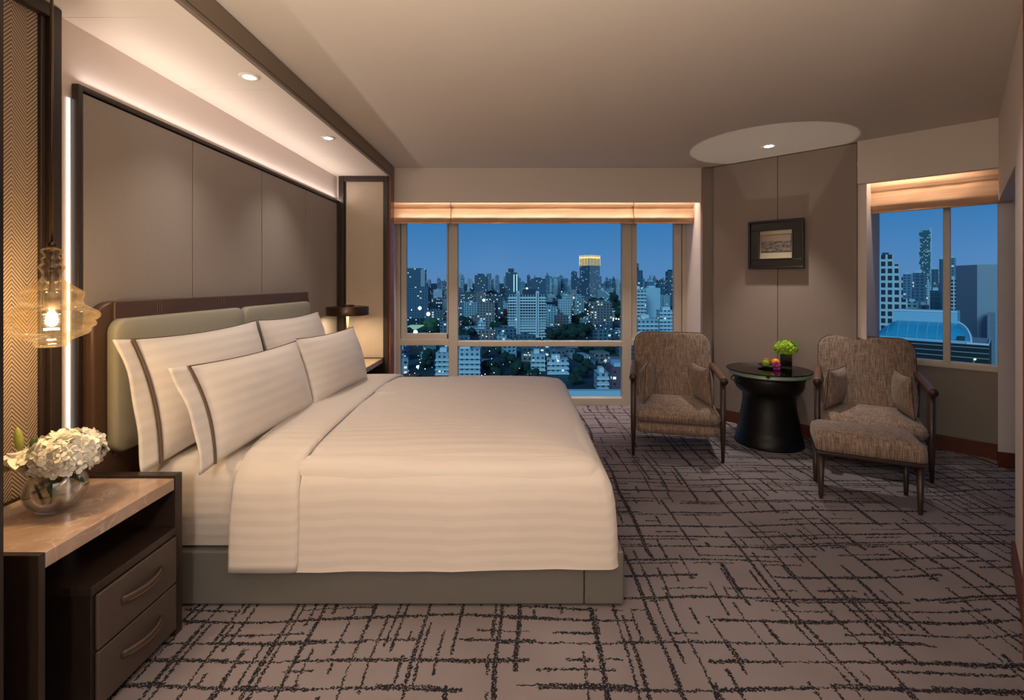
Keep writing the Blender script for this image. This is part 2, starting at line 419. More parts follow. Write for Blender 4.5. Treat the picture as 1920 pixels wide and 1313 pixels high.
# header over the right window, low wall, pillar, side wall
h0 = kpt(6.66, 1607.5); h1 = (3.325, 3.335)
L = math.hypot(h1[0]-h0[0], h1[1]-h0[1]); c = ((h0[0]+h1[0])/2+S*.03, (h0[1]+h1[1])/2+S*.03)
struct(B().obox(c, U45, L/2, .03, 2.140, CZ).build('wall_right_header', 'header_paint'))
struct(B().obox((c[0]+.22, c[1]+.22), U45, .9, .30, 2.29, 2.33).build('trim_3', 'alcove_paint'))
l0 = (2.93, 4.37); l1 = (3.92, 3.38); L = math.hypot(l1[0]-l0[0], l1[1]-l0[1]); c = ((l0[0]+l1[0])/2+S*.06, (l0[1]+l1[1])/2+S*.06)
struct(B().obox(c, U45, L/2, .06, 0, .66).build('wall_right_low', 'low_wall'))
struct(B().obox((c[0]-S*.068, c[1]-S*.068), U45, L/2, .008, 0, .115).build('baseboard_right', 'base_wood'))
# left reveal of the right window
struct(B().obox((pb[0]+S*.06+S*.29, pb[1]+S*.29-S*.0), (S, S), .30, .03, 0, CZ).build('wall_right_reveal', 'alcove_paint'))
# pillar inside the opening
struct(B().prism([(3.50, 3.515), (4.35, 3.14), (4.6, 3.7), (3.78, 3.80)], 0, CZ).build('wall_right_pillar', 'paint'))
struct(B().prism([(3.494, 3.505), (4.34, 3.13), (4.35, 3.14), (3.50, 3.518)], 0, .112).build('baseboard_pillar', 'base_wood'))
# side wall running back towards the camera, with the opening under a lintel
sd = Vector((.677, .736)).normalized(); P0 = Vector((3.325, 3.335)); NR = (sd.y, -sd.x)
def spt(t, o=0): return (P0.x-sd.x*t+NR[0]*o, P0.y-sd.y*t+NR[1]*o)
T1 = 1.40
struct(B().prism([spt(0), spt(T1), spt(T1, .9), spt(0, .9)], 1.905, CZ).build('wall_right', 'paint'))
struct(B().prism([spt(T1), spt(3.0), spt(3.0, .16), spt(T1, .16)], 0, CZ).build('wall_right_near', 'paint'))
struct(B().prism([spt(T1+.004, -.014), spt(2.9, -.014), spt(2.9, -.001), spt(T1+.004, -.001)], 0, .11).build('baseboard_near', 'base_wood'))
struct(B().prism([spt(T1+.9, .16), spt(T1, .16), spt(T1, 1.6), spt(T1+.9, 1.6)], 0, 2.4).build('wall_right_inner', 'paint'))
q = spt(3.0)
struct(B().box(q[0]-.02, q[0]+.14, -3.1, q[1], 0, CZ).build('wall_right_rear', 'paint'))
jx = X(1917.5, 1.72)
struct(B().box(jx, jx+.10, 1.62, 1.72, 0, 2.40).build('door_1', 'red_wood'))
struct(B().box(3.0, 5.0, 2.0, 2.1, 0, CZ).build('wall_niche', 'paint'))
# baseboard of the angled wall
L = math.hypot(pb[0]-pa[0], pb[1]-pa[1]); c = ((pa[0]+pb[0])/2-S*.010, (pa[1]+pb[1])/2-S*.010)
struct(B().obox(c, U45, L/2, .008, 0, .105).build('baseboard_angled', 'base_wood'))

# bed alcove: lowered soffit in board lengths, beam edge, seams
ys = [-3.0, -.91, -.22, .48, 1.17, 1.862, 2.555, 3.245, 3.935, 4.70]
for y0, y1 in zip(ys, ys[1:]):
    struct(B().box(WX, -1.235, y0+.0012, y1-.0012, 2.369, 2.385).build('trim_soffit', 'soffit_paint'))
struct(B().box(WX, -1.25, -3.0, 4.72, 2.389, CZ).build('trim_soffit_core', 'seam_dark'))
struct(B().box(-1.235, -1.213, -3.0, 4.70, 2.384, CZ-.006).build('trim_beam', 'beam_leather'))
struct(B().box(-1.238, -1.216, -3.0, 4.70, 2.3645, 2.380).build('trim_beam_edge', 'beam_leather'))
struct(B().box(-1.240, -1.218, -3.0, 4.70, 2.378, CZ).build('trim_beam_shadow_gap', 'seam_dark'))

# far partition with herringbone panel
b = B(); b.box(WX, -1.244, 4.70, 4.795, 0, 2.369); struct(b.build('wall_partition', 'header_paint'))
struct(B().box(-1.244, -1.224, 4.665, 4.795, 0, CZ-.003).build('trim_partition', 'red_wood'))
def hpanel(name, lbl, frames, fab, mat, loc):
    t = thing(name, lbl, 'wall panel', loc)
    fb = B(loc)
    for f in frames: fb.box(*f)
    fb.build('frame', 'frame_wood', t, bevel=.004)
    B(loc).box(*fab).build('woven_panel', mat, t)
    return t
hpanel('wall_panel', 'tall narrow woven herringbone panel in dark frame beside the main window, behind the disc lamp', [(-1.725, -1.675, 4.655, 4.70, 0, 2.366), (-1.285, -1.245, 4.655, 4.70, 0, 2.366), (-1.675, -1.285, 4.655, 4.70, 2.316, 2.366), (-1.675, -1.66, 4.672, 4.70, 0, 2.316), (-1.30, -1.285, 4.672, 4.70, 0, 2.316)],
       (-1.66, -1.30, 4.682, 4.699, 0, 2.316), 'herringbone_x', (-1.48, 4.68, 0))
# near partition edge and herringbone panel on the bed wall
hpanel('wall_panel', 'woven herringbone panel in dark frame on the bed wall behind the glass pendant', [(WX+.001, -1.705, 1.765, 1.809, 0, 2.366), (WX+.001, -1.705, 1.22, 1.765, 2.318, 2.366), (WX+.001, -1.722, 1.745, 1.765, 0, 2.318)],
       (WX+.001, -1.735, 1.22, 1.745, 0, 2.318), 'herringbone_y', (WX, 1.5, 0))
struct(B().box(WX, X(6.5, 1.2), 1.10, 1.20, 0, 2.369).build('wall_partition_near', 'darker_wood'))

# panelled wall behind the bed
LP = (-1.73, 3.3, 0)
t = thing('headboard_panel_wall', 'large taupe upholstered wall panelling in thin dark frame behind the bed', 'wall panel', LP)
TOPZ = 2.128; Y0, Y1 = 1.893, 4.655
b = B(LP)
b.box(-1.750, -1.722, Y0, Y0+.022, 0, TOPZ); b.box(-1.750, -1.722, Y1-.02, Y1, 0, TOPZ); b.box(-1.750, -1.722, Y0+.022, Y1-.02, TOPZ-.022, TOPZ)
b.build('frame', 'frame_wood', t, bevel=.003)
B(LP).box(-1.7495, -1.7455, Y0+.022, Y1-.02, .02, TOPZ-.024).build('backing_board', 'seam_dark', t)
seams = [Y0+.026, 2.575, 3.27, 3.954, Y1-.024]
for y0, y1 in zip(seams, seams[1:]):
    B(LP).box(-1.739, -1.730, y0+.0045, y1-.0045, .03, TOPZ-.028).build('upholstered_panel', 'wall_fabric', t, bevel=.002)
B(LP).box(-1.7555, -1.7505, Y0-.012, Y0-.004, 0, TOPZ-.06).build('light_strip', 'led', t)

# ================================================================== DOWNLIGHTS
def downlight(x, y, z, lbl, r=.045, tilt=False):
    t = thing('downlight', lbl, 'ceiling light', (x, y, z))
    B().lathe([(r*.62, -.001), (r*.66, -.006), (r, -.006), (r*1.04, -.002), (r*1.04, 0)], n=36).build('trim_ring', 'white_plastic', t, smooth=True)
    B().lathe([(r*.55, -.0075), (r*.58, -.004), (r*.60, 0)], n=30).build('lens', 'lamp_lens', t, smooth=True)
    return t
downlight(-1.331, 2.395, 2.369, 'recessed round downlight in the lowered ceiling nearer the camera, above the bed')
downlight(-1.34, 3.416, 2.369, 'recessed round downlight in the lowered ceiling nearer the window')
downlight(2.10, 4.03, CZ, 'round downlight in the main ceiling above the drum table', .06)

# ================================================================== WINDOWS
GY = 5.25
def wx(px): return X(px, GY)
def wz(py): return Z(py, GY)
win = B()
FB = lambda px0, px1, py0, py1, y0=GY, y1=GY+.09: win.box(wx(px0), wx(px1), y0, y1, wz(py1), wz(py0))
TOPY = 395
root = bpy.data.objects.new('window_1', None); COL.objects.link(root); root.location = (.3, GY, 0); struct(root)
def wpart(name, mat, boxes, bevel=.004):
    b = B((.3, GY, 0))
    for (a, c, p, q, y0, y1) in boxes: b.box(wx(a), wx(c), y0, y1, wz(q), wz(p))
    return b.build(name, mat, root, bevel=bevel)
wpart('outer_frame', 'window_frame', [(738, 750, TOPY, 757, GY, GY+.1), (1280, 1289, TOPY, 757, GY, GY+.1), (738, 1289, 747, 761, GY, GY+.1), (738, 1289, TOPY-8, TOPY, GY, GY+.1)])
wpart('mullion', 'window_frame', [(841, 858, TOPY, 748, GY, GY+.1)]); wpart('mullion', 'window_frame', [(1167, 1184, TOPY, 748, GY, GY+.1)])
wpart('transom', 'window_frame', [(750, 841, 636, 648, GY, GY+.1)]); wpart('transom', 'window_frame', [(858, 1167, 640, 650, GY, GY+.1)]); wpart('transom', 'window_frame', [(1184, 1280, 636, 648, GY, GY+.1)])
for a, c in ((750, 841), (1184, 1280)):
    wpart('opening_sash', 'window_frame', [(a+1, a+11, TOPY, 635.5, GY+.02, GY+.08), (c-4, c-1, TOPY, 635.5, GY+.02, GY+.08) if a < 800 else (c-15, c-1, TOPY, 635.5, GY+.02, GY+.08), (a+11, c-1, 626, 635.5, GY+.02, GY+.08)])
for a, c, p, q in ((757, 838, TOPY, 628), (858, 1167, TOPY, 640), (1188, 1268, TOPY, 628), (750, 841, 648, 748), (858, 1167, 650, 748), (1184, 1280, 648, 748)):
    wpart('pane', 'pane_glass', [(a, c, p, q, GY+.05, GY+.056)], 0)
# right window, plane x+y = 7.30
root2 = bpy.data.objects.new('window_2', None); COL.objects.link(root2); root2.location = (3.2, 4.1, 0); struct(root2)
def w2(name, mat, px0, px1, z0, z1, k=7.30, th=.03, bevel=.004):
    a = kpt(k, px0); c = kpt(k, px1); L = math.hypot(c[0]-a[0], c[1]-a[1])
    return B((3.2, 4.1, 0)).obox(((a[0]+c[0])/2+S*th, (a[1]+c[1])/2+S*th), U45, L/2, th, z0, z1).build(name, mat, root2, bevel=bevel)
w2('side_post', 'window_frame_pale', 1608, 1636, .70, 2.3); w2('side_post', 'window_frame_pale', 1905, 1925, .70, 2.3)
w2('mullion', 'window_frame', 1768, 1782, .70, 2.3); w2('sill_rail', 'window_frame', 1600, 1925, .66, .70, 7.285, .045); w2('sill_bead', 'window_frame_pale', 1636, 1905, .698, .712, 7.31, .02)
w2('pane', 'pane_glass', 1636, 1768, .70, 2.3, 7.34, .003, 0); w2('pane', 'pane_glass', 1782, 1905, .70, 2.3, 7.34, .003, 0)
# blinds
def blindmesh(n, L, z0, z1, seed, depth=.05):
    rnd = random.Random(seed); rows = []
    prof = []
    for i in range(17):
        t_ = i/16; z = z1+(z0-z1)*t_; q = t_*2.2; f_ = q-math.floor(q); y = -.030*f_**1.5 - .012*t_; prof.append((y, z))
    nx = 36; bb = B(); g = []
    for j in range(nx+1):
        xx = -L/2+L*j/nx; col = []
        for i, (y, z) in enumerate(prof):
            wv = .0012*math.sin(j*.9+i*.7+seed)+.0018*math.sin(j*.35+i*.5+seed*2)
            col.append(bb.v((xx, y+wv, z+(.0025*math.sin(j*1.1+seed) if i == 16 else 0))))
        g.append(col)
    for j in range(nx):
        for i in range(16): bb.b.faces.new([g[j][i], g[j+1][i], g[j+1][i+1], g[j][i+1]])
    return bb
def mkblind(lbl, c, rz, L, z0, z1, seed):
    t = thing('roman_blind', lbl, 'window blind', (c[0], c[1], z0), rz, 'folded roman blinds')
    o = blindmesh(36, L, 0, z1-z0, seed).build('folded_fabric', 'blind_silk', t, smooth=True)
    m = o.modifiers.new('s', 'SOLIDIFY'); m.thickness = .006
    B().tube([(-L/2+.004, -.016, -.003), (L/2-.004, -.016, -.003)], .007).build('bottom_rail', 'blind_silk', t, smooth=True)
BY = 5.06
def bx_(px): return X(px, BY)
for (a, c, l, s) in ((738, 846, 'narrow folded tan roman blind over the left light of the main window', 1), (846, 1187, 'wide folded tan roman blind across the middle of the main window', 2), (1187, 1302, 'narrow folded tan roman blind over the right light of the main window', 3)):
    mkblind(l, ((bx_(a)+bx_(c))/2, BY), 0, bx_(c)-bx_(a)-.006, 1.965, 2.29, s)
a = kpt(7.02, 1615); c = kpt(7.02, 1900); L = math.hypot(c[0]-a[0], c[1]-a[1])
mkblind('folded tan roman blind over the window beside the angled wall', ((a[0]+c[0])/2, (a[1]+c[1])/2), R(-45), L, 1.925, 2.28, 4)

# ================================================================== BED
BL = (-.6, 2.95, 0)
bed = thing('bed', 'king bed with white mattress on a grey-green leather base and padded headboard', 'bed', BL)
o = B(BL).box(-1.66, .2765, 1.996, 3.90, .012, .232).build('base', 'base_leather', bed, bevel=.008)
B(BL).box(.2785, .441, 1.996, 3.90, .012, .232).build('base_end', 'base_leather', bed, bevel=.008)
B(BL).box(-1.6, .40, 2.04, 3.86, 0, .014).build('plinth', 'seam_dark', bed)
b = B(BL); rg = []
for ins, z in ((0.02, .236), (0, .25), (0, .52), (.008, .56), (.03, .585), (.07, .596), (.3, .60)):
    rg.append([(x, y, z) for x, y in rr(-1.60+ins, .36-ins, 2.015+ins, 3.87-ins, .06, 5, 6)])
b.rings(rg).build('mattress', 'sheet_cotton', bed, smooth=True)
# leather headboard with rounded ends (panels)
def slab(off, y0, y1, z0, z1, x0, x1, r, edge=.012, rbot=None):
    """upright padded slab facing +x"""
    bb = B(off); out = []
    for ins, x in ((edge, x0), (0, x0+edge), (0, x1-edge), (edge*.3, x1-edge*.35), (edge, x1), (edge*4, x1+edge*.25), (edge*9, x1+edge*.35)):
        out.append([(x, y, z) for y, z in rr(y0+ins, y1-ins, z0+ins, z1-ins, max(r-ins, .01), 8, 3)])
    return bb.rings(out)
hz = 1.274
hy = [1.905, 2.24, 2.72, 3.20, 3.62, 3.90]
slab(BL, hy[0], hy[-1], .30, hz-.008, -1.722, -1.675, .10).build('headboard', 'brown_leather', bed, smooth=True)
for y0, y1 in zip(hy, hy[1:]):
    B(BL).box(-1.68, -1.662, y0+(.09 if y0 == hy[0] else .002), y1-(.06 if y1 == hy[-1] else .002), .62, hz-.006).build('headboard_pad', 'brown_leather', bed, bevel=.006)
for yy in hy[1:-1]:
    for dy in (-.012, .012):
        B(BL).tube([(-1.6605, yy+dy, .62), (-1.6605, yy+dy, hz-.012)], .0012, 5).build('stitching', 'stitch', bed)
for y0, y1 in ((1.955, 2.876), (2.882, 3.80)):
    cu = slab(BL, y0, y1, .645, 1.196, -1.674, -1.622, .055, .014).build('headboard_cushion', 'cushion_leather', bed, smooth=True)
    b = B(BL); pts = [(-1.637, y, z) for y, z in rr(y0-.0015, y1+.0015, .6435, 1.1975, .055, 8, 1)]; pts.append(pts[0])
    b.tube(pts, .0022, 5).build('piped_seam', 'stitch', cu) if False else b.b.free()

# duvet
DPROF = [(0, .167), (.002, .20), (.006, .32), (.014, .43), (.026, .49), (.045, .533), (.075, .568), (.12, .596), (.18, .614), (.27, .628), (.40, .638), (.60, .644), (.85, .646)]
YN, YF = 1.972, 3.93
def dens(p, q, n): return [(p[0]+(q[0]-p[0])*i/n, p[1]+(q[1]-p[1])*i/n) for i in range(n)]
b = B(BL); rg = []
for ins, z in DPROF:
    o_ = rr(-1.170, .425-ins, YN+ins, YF-ins, .05, 6, 14)
    rr_ = []
    for x, y in o_:
        wob = .004*math.sin(x*9+y*2)*(1-min(1, ins/.1)) + .0025*math.sin(x*23+1)*(1-min(1, ins/.05))
        zz = z + (.006*math.sin(x*2.2+.4) if ins < .001 else 0) + (.005*math.sin(x*5+y*4) if ins > .1 else 0)
        rr_.append((x, y - wob if y < 2.5 else y, zz))
    rg.append(rr_)
duv = tag(b.rings(rg, cap0=False).build('duvet', 'duvet_cotton', smooth=True), 'white satin-striped duvet spread over the bed and hanging over its side', 'duvet')
# folded cuff
b = B(BL); path = [(YN+i_, z) for i_, z in DPROF] + [(YF-i_, z) for i_, z in DPROF[::-1]]
def offs(p, d):
    out = []
    for i, (y, z) in enumerate(p):
        a_ = p[max(i-1, 0)]; c_ = p[min(i+1, len(p)-1)]; ty, tz = c_[0]-a_[0], c_[1]-a_[1]; l = math.hypot(ty, tz) or 1
        out.append((y-tz/l*d, z+ty/l*d))
    return out
outer = offs(path, .016); inner = offs(path, .001); sec = []
xs = [-1.178, -1.176, -1.165, -1.12, -1.06, -1.0, -.95, -.915, -.905, -.900]
for k, x in enumerate(xs):
    h = (0.2, .7, 1, 1.1, 1.15, 1.15, 1.1, 1, .7, .15)[k]
    o2 = offs(path, .001+.015*h)
    sec.append([(x + (.006*math.sin(i*.8) if k > 6 else 0), y, z) for i, (y, z) in enumerate(o2)] + [(x, y, z) for y, z in inner[::-1]])
rings_ = sec
cf = b.rings(rings_).build('duvet_cuff', 'duvet_cotton', duv, smooth=True); cf.location = Vector(BL)-Vector(duv.location)
b = None

# pillows
def pillow(lbl, loc, wd, ht, th, tilt, yaw=0, flange=True, grp=None, seed=1, roll=0):
    t = thing('pillow', lbl, 'pillow', loc)
    t.rotation_euler = (R(-tilt), R(roll), R(90+yaw))
    rnd = random.Random(seed)
    N, M = 30, 20; bb = B(); gf = []; gb = []
    FW = .085 if flange else 0
    def shape(u, v):   # u -1..1 (width), v 0..1 (height)
        vv = v*2-1
        pin_x = 1-.05*(1-vv*vv); pin_z = 1-.07*(1-u*u)
        x = u*wd/2*pin_x; z = ht/2+vv*ht/2*pin_z
        T = ((1-abs(u)**2.6)*(1-abs(vv)**2.4))
        T = max(T, 0)**.62*th/2
        wr = .006*math.sin(u*11+vv*5+seed)*T/th + .004*math.sin(vv*17+u*3+seed*2)*T/th
        sag = .018*(1-v)*T/th
        return x, z, T+wr+sag
    for i in range(N+1):
        cf_, cb_ = [], []
        u = -math.cos(math.pi*i/N)
        for j in range(M+1):
            v = (1-math.cos(math.pi*j/M))/2
            x, z, T = shape(u, v)
            e_ = i in (0, N) or j in (0, M)
            fv = bb.v((x, -T, z)); cf_.append(fv); cb_.append(fv if e_ else bb.v((x, T, z)))
        gf.append(cf_); gb.append(cb_)
    for i in range(N):
        for j in range(M):
            bb.b.faces.new([gf[i][j], gf[i+1][j], gf[i+1][j+1], gf[i][j+1]])
            q_ = [gb[i][j+1], gb[i+1][j+1], gb[i+1][j], gb[i][j]]
            try: bb.b.faces.new(q_)
            except ValueError: pass
    bb.build('pillow_body', 'pillow_cotton', t, smooth=True)
    # piping along the open side and across the top
    pts = []
    for j in range(M+1):
        v = (1-math.cos(math.pi*j/M))/2; x, z, T = shape(-1, v); bow = .012*math.sin(math.pi*v)
        pts.append((x-.001, -bow-.010, z))
    if flange: B().tube(pts, .0065, 10, .006).build('piping', 'piping', t, smooth=True)
    B().tube([(shape(-math.cos(math.pi*i/N), 1)[0], 0, shape(-math.cos(math.pi*i/N), 1)[1]+.001) for i in range(N+1)], .0028, 6).build('piping', 'piping', t, smooth=True)
    if flange:
        fb = B(); g = []
        for k in range(7):
            s_ = k/6; row = []
            for j in range(M+1):
                v = j/M; x, z, T = shape(-1, v)
                zz = z + (v-.5)*.02*s_
                yy = -.012*math.sin(math.pi*v)*(1-s_)-.003 + s_*(.010*math.sin(v*5+seed) + .004*math.sin(v*13+seed))
                row.append(fb.v((x-FW*s_, yy, zz)))
            g.append(row)
        for k in range(6):
            for j in range(M): fb.b.faces.new([g[k][j], g[k+1][j], g[k+1][j+1], g[k][j+1]])
        o = fb.build('pillowcase_flap', 'pillow_cotton', t, smooth=True); m = o.modifiers.new('s', 'SOLIDIFY'); m.thickness = .006
    return t
pillow('large white pillow against the headboard, on the near side of the bed, dark piping', (-1.46, 2.44, .606), .94, .52, .20, 13, seed=1)
pillow('large white pillow against the headboard, on the window side of the bed', (-1.46, 3.38, .606), .88, .52, .20, 13, seed=2, flange=False)
pillow('white pillow with dark piping in front, on the near side of the bed', (-1.20, 2.37, .61), .84, .41, .19, 16, seed=3, yaw=-4)
pillow('white front pillow, on the window side of the bed', (-1.12, 3.13, .635), .76, .40, .18, 16, seed=4, yaw=-5, flange=False)

# ================================================================== NEAR NIGHTSTAND
NL = (-1.5, 1.6, 0)
ns = thing('nightstand', 'dark wood nightstand with marble top and two leather drawers under the pendant', 'nightstand', NL)
B(NL).box(-1.704, -1.302, 1.331, 1.833, .558, .603).build('marble_top', 'marble', ns, bevel=.003)
B(NL).box(-1.705, -1.300, 1.834, 1.873, .0, .612).build('side_panel', 'dark_wood', ns, bevel=.002)
B(NL).box(-1.705, -1.300, 1.311, 1.330, .0, .605).build('side_panel', 'dark_wood', ns, bevel=.002)
B(NL).box(-1.708, -1.7045, 1.331, 1.833, .0, .612).build('back_panel', 'dark_wood', ns)
cab = B(NL).box(-1.700, -1.303, 1.475, 1.832, .03, .388).build('cabinet', 'darker_wood', ns, bevel=.003)
B(NL).box(-1.700, -1.296, 1.468, 1.832, .390, .418).build('cabinet_top', 'dark_wood', ns, bevel=.002)
B(NL).box(-1.69, -1.34, 1.50, 1.832, 0, .029).build('plinth', 'darker_wood', ns)
for z0, z1 in ((.212, .384), (.034, .205)):
    dr = B(NL).box(-1.3025, -1.290, 1.487, 1.828, z0, z1).build('drawer', 'drawer_leather', ns, bevel=.004)
    zc = (z0+z1)/2+.012; pts = [(-1.290, 1.578, zc), (-1.283, 1.582, zc)]
    pts = [(-1.288+.026*math.sin(math.pi*k/12)**.75, 1.572+.172*k/12, zc) for k in range(13)]
    B(NL).tube(pts, .004, 10, .013).build('handle', 'handle_leather', dr, smooth=True)
    for zz in (-.0085, .0085):
        B(NL).tube([(p[0]+.0035, p[1], p[2]+zz) for p in pts[1:-1]], .001, 5).build('handle_stitching', 'stitch', dr)

# far nightstand
FN = (-1.5, 4.38, 0)
fs = thing('nightstand', 'pale marble-topped nightstand between the bed and the window, mostly hidden by pillows', 'nightstand', FN)
B(FN).box(-1.722, -1.295, 4.14, 4.652, .565, .611).build('marble_top', 'marble', fs, bevel=.003)
B(FN).box(-1.722, -1.31, 4.16, 4.652, .36, .39).build('shelf', 'dark_wood', fs, bevel=.002)
B(FN).box(-1.722, -1.305, 4.14, 4.165, 0, .564).build('side_panel', 'dark_wood', fs, bevel=.002)
B(FN).box(-1.722, -1.288, 4.636, 4.654, 0, .618).build('side_panel', 'dark_wood', fs, bevel=.002)
B(FN).box(-1.72, -1.32, 4.20, 4.6, .03, .359).build('drawer_box', 'darker_wood', fs, bevel=.003)
# disc lamp
DL = (-1.512, 4.30, .611)
dl = thing('table_lamp', 'bronze table lamp with flat disc shade on the nightstand by the window', 'lamp', DL)
B().lathe([(.085, 0), (.085, .012), (.075, .018), (.012, .022)], n=32).build('base', 'bronze', dl, smooth=True)
B().lathe([(.011, .02), (.011, .44)], n=16).build('stem', 'bronze', dl, smooth=True)
B().lathe([(.165, .440), (.180, .440), (.181, .443), (.181, .512), (.178, .517), (.03, .520), (.03, .516), (.172, .513), (.172, .446)], n=48).build('disc_shade', 'bronze', dl, smooth=True, bevel=.001)
B().lathe([(.02, .452), (.155, .452), (.155, .456), (.02, .456)], n=40).build('diffuser', 'led_cove', dl)
B().lathe([(.055, .520), (.055, .528), (.048, .532), (.012, .532)], n=32).build('top_cap', 'bronze', dl, smooth=True)

# ================================================================== PENDANT
PL = (-1.447, 1.50, 1.145)
pd = thing('pendant_lamp', 'amber blown glass pendant lamp hanging over the near nightstand', 'lamp', PL)
prof = [(.010, 0), (.040, .003), (.046, .012), (.044, .020), (.070, .030), (.094, .040), (.100, .050), (.098, .056), (.112, .064), (.114, .074), (.109, .080), (.121, .088), (.125, .098), (.120, .108), (.108, .116), (.092, .124), (.082, .133), (.078, .142), (.080, .152), (.083, .160), (.082, .172), (.070, .181), (.062, .186), (.050, .196), (.034, .205), (.026, .216), (.0235, .228), (.028, .238), (.034, .246), (.033, .254), (.026, .260), (.024, .266), (.028, .271), (.027, .277), (.020, .282), (.021, .288), (.028, .296), (.027, .304), (.017, .309), (.006, .311)]
prof = [(r*.94, z) for r, z in prof]
o = B().lathe(prof, n=64).build('glass_shade', 'amber_glass', pd, smooth=True)
B().lathe([(.006, .311), (.012, .312), (.012, .325), (.004, .33)], n=20).build('top_cap', 'bronze', pd, smooth=True)
B().tube([(0, 0, .32), (0, 0, 2.369-1.145)], .0042, 8).build('suspension_rod', 'bronze', pd, smooth=True)
B().lathe([(.018, .120), (.019, .168), (.010, .172), (.006, .200), (.005, .30)], n=24).build('lamp_holder', 'bronze', pd, smooth=True)
B().lathe([(.004, .060), (.014, .063), (.021, .074), (.0225, .086), (.018, .102), (.013, .113), (.012, .121)], n=24).build('bulb_glass', 'clear_glass', pd, smooth=True)
B().ball((0, 0, .087), .0125, 2, (1, 1, 1.3)).build('filament', 'bulb', pd, smooth=True)

# ================================================================== VASE AND FLOWERS ON THE NIGHTSTAND
VL = (-1.505, 1.575, .6035)
vs = thing('fishbowl_vase', 'round clear glass fishbowl vase of water on the near nightstand', 'vase', VL)
def circ(r0, zc, a0, a1, n, sq=1): return [(r0*math.cos(a0+(a1-a0)*k/n), zc+r0*sq*math.sin(a0+(a1-a0)*k/n)) for k in range(n+1)]
ob = circ(.082, .072, R(-62), R(48), 18, .95); ib = circ(.079, .072, R(-60), R(48), 18, .95)
B().lathe([(0.0, ob[0][1])]+ob+[(ib[-1][0], ib[-1][1]+.003)]+ib[::-1]+[(0.0, ib[0][1]+.003)], n=48).build('glass_bowl', 'clear_glass', vs, smooth=True)
wb = circ(.0775, .072, R(-60), R(4), 12, .95)
B().lathe([(0, wb[0][1]+.001)]+wb+[(0.0, wb[-1][1])], n=40).build('water', 'water', vs, smooth=True)
def florets(name, mat, parent, c, rad, n, seed, fs, zmin=-.35, sq=(1, 1, .8)):
    rnd = random.Random(seed); bb = B()
    for i in range(n):
        zz = zmin+(1-zmin)*(i+.5)/n; a = i*2.39996; rr0 = math.sqrt(max(0, 1-zz*zz))
        nrm = Vector((rr0*math.cos(a), rr0*math.sin(a), zz)); lump = 1+.09*math.sin(nrm.x*6+seed)*math.sin(nrm.y*5)+rnd.uniform(-.05, .05)
        p = Vector(c)+Vector((nrm.x*rad*sq[0], nrm.y*rad*sq[1], nrm.z*rad*sq[2]))*lump
        nn = (nrm+Vector((rnd.uniform(-.8, .8), rnd.uniform(-.8, .8), rnd.uniform(-.8, .8)))).normalized()
        t1 = nn.orthogonal().normalized(); t2 = nn.cross(t1); rot0 = rnd.uniform(0, 6.28)
        for k in range(4):
            ang = rot0+k*math.pi/2+rnd.uniform(-.15, .15); dr = t1*math.cos(ang)+t2*math.sin(ang); sd_ = nn.cross(dr)
            s_ = fs*rnd.uniform(.85, 1.15); cv = rnd.uniform(.05, .35)
            q = [p, p+dr*s_*.55+sd_*s_*.48+nn*s_*cv*.5, p+dr*s_+sd_*s_*.22+nn*s_*cv*.2, p+dr*s_-sd_*s_*.22+nn*s_*cv*.3, p+dr*s_*.55-sd_*s_*.48+nn*s_*cv*.5]
            bb.face(q)
        bb.b.verts.ensure_lookup_table()
    return bb.build(name, mat, parent)
def leaf(bb, p0, dir_, L_, W_, bend, up=(0, 0, 1), n=8):
    p = Vector(p0); d = Vector(dir_).normalized(); up = Vector(up); prev = None
    for k in range(n+1):
        t_ = k/n; wd = W_*math.sin(math.pi*min(1, t_*.93+.05))**.8
        s_ = d.cross(up).normalized()
        a_ = bb.v(p-s_*wd); c_ = bb.v(p+Vector((0, 0, -.15*wd))); e_ = bb.v(p+s_*wd)
        if prev: bb.b.faces.new([prev[0], prev[1], c_, a_]); bb.b.faces.new([prev[1], prev[2], e_, c_])
        prev = (a_, c_, e_); d = (d+Vector((0, 0, bend))/n).normalized(); p = p+d*L_/n
fl = thing('hydrangea', 'big white hydrangea bloom standing in the fishbowl vase', 'flower', (-1.505, 1.575, .65))
florets('bloom', 'petal_white', fl, (.022, .012, .135), .088, 330, 5, .021, -.55, (1.08, 1.08, .70))
bb = B(); bb.ball((.022, .012, .13), .078, 2, (1.05, 1.05, .62)); bb.build('bloom_core', 'petal_white', fl, smooth=True)
bb = B(); bb.tube([(.018, .01, .09), (.008, 0, .03), (-.01, -.01, -.02)], .0045); bb.build('stem', 'stem_green', fl, smooth=True)
for (p0, d, L_, W_) in (((0, -.01, .07), (.5, -.5, -.5), .075, .016), ((.04, 0, .08), (.8, .1, -.4), .06, .015), ((.0, 0, .06), (.2, -.4, -.9), .07, .013)):
    bb = B(); leaf(bb, p0, d, L_, W_, -.5); bb.build('leaf', 'leaf_green', fl, smooth=True)
ly = thing('lily', 'white lily with pale green buds beside the hydrangea in the fishbowl vase', 'flower', (-1.56, 1.53, .65))
bb = B()
for k in range(6):
    a = k*math.pi/3+.2; leaf(bb, (-.025, 0, .14), (math.cos(a), math.sin(a)*.8-.1, .75), .085, .020, -1.6)
bb.build('bloom', 'lily_white', ly, smooth=True)
B().tube([(-.025, 0, .14), (0, .02, .07), (.03, .03, -.02)], .004).build('stem', 'stem_green', ly, smooth=True)
for c_, d_ in (((-.012, -.005, .165), (-.1, .0, 1)), ((-.06, .01, .10), (-1, -.1, .1))):
    c_ = Vector(c_); d_ = Vector(d_).normalized(); L_ = .075
    B().tube([c_+d_*L_*t_ for t_ in (0, .15, .4, .7, .92, 1)], [.005, .009, .012, .010, .005, .001], 10).build('bud', 'bud_green', ly, smooth=True)
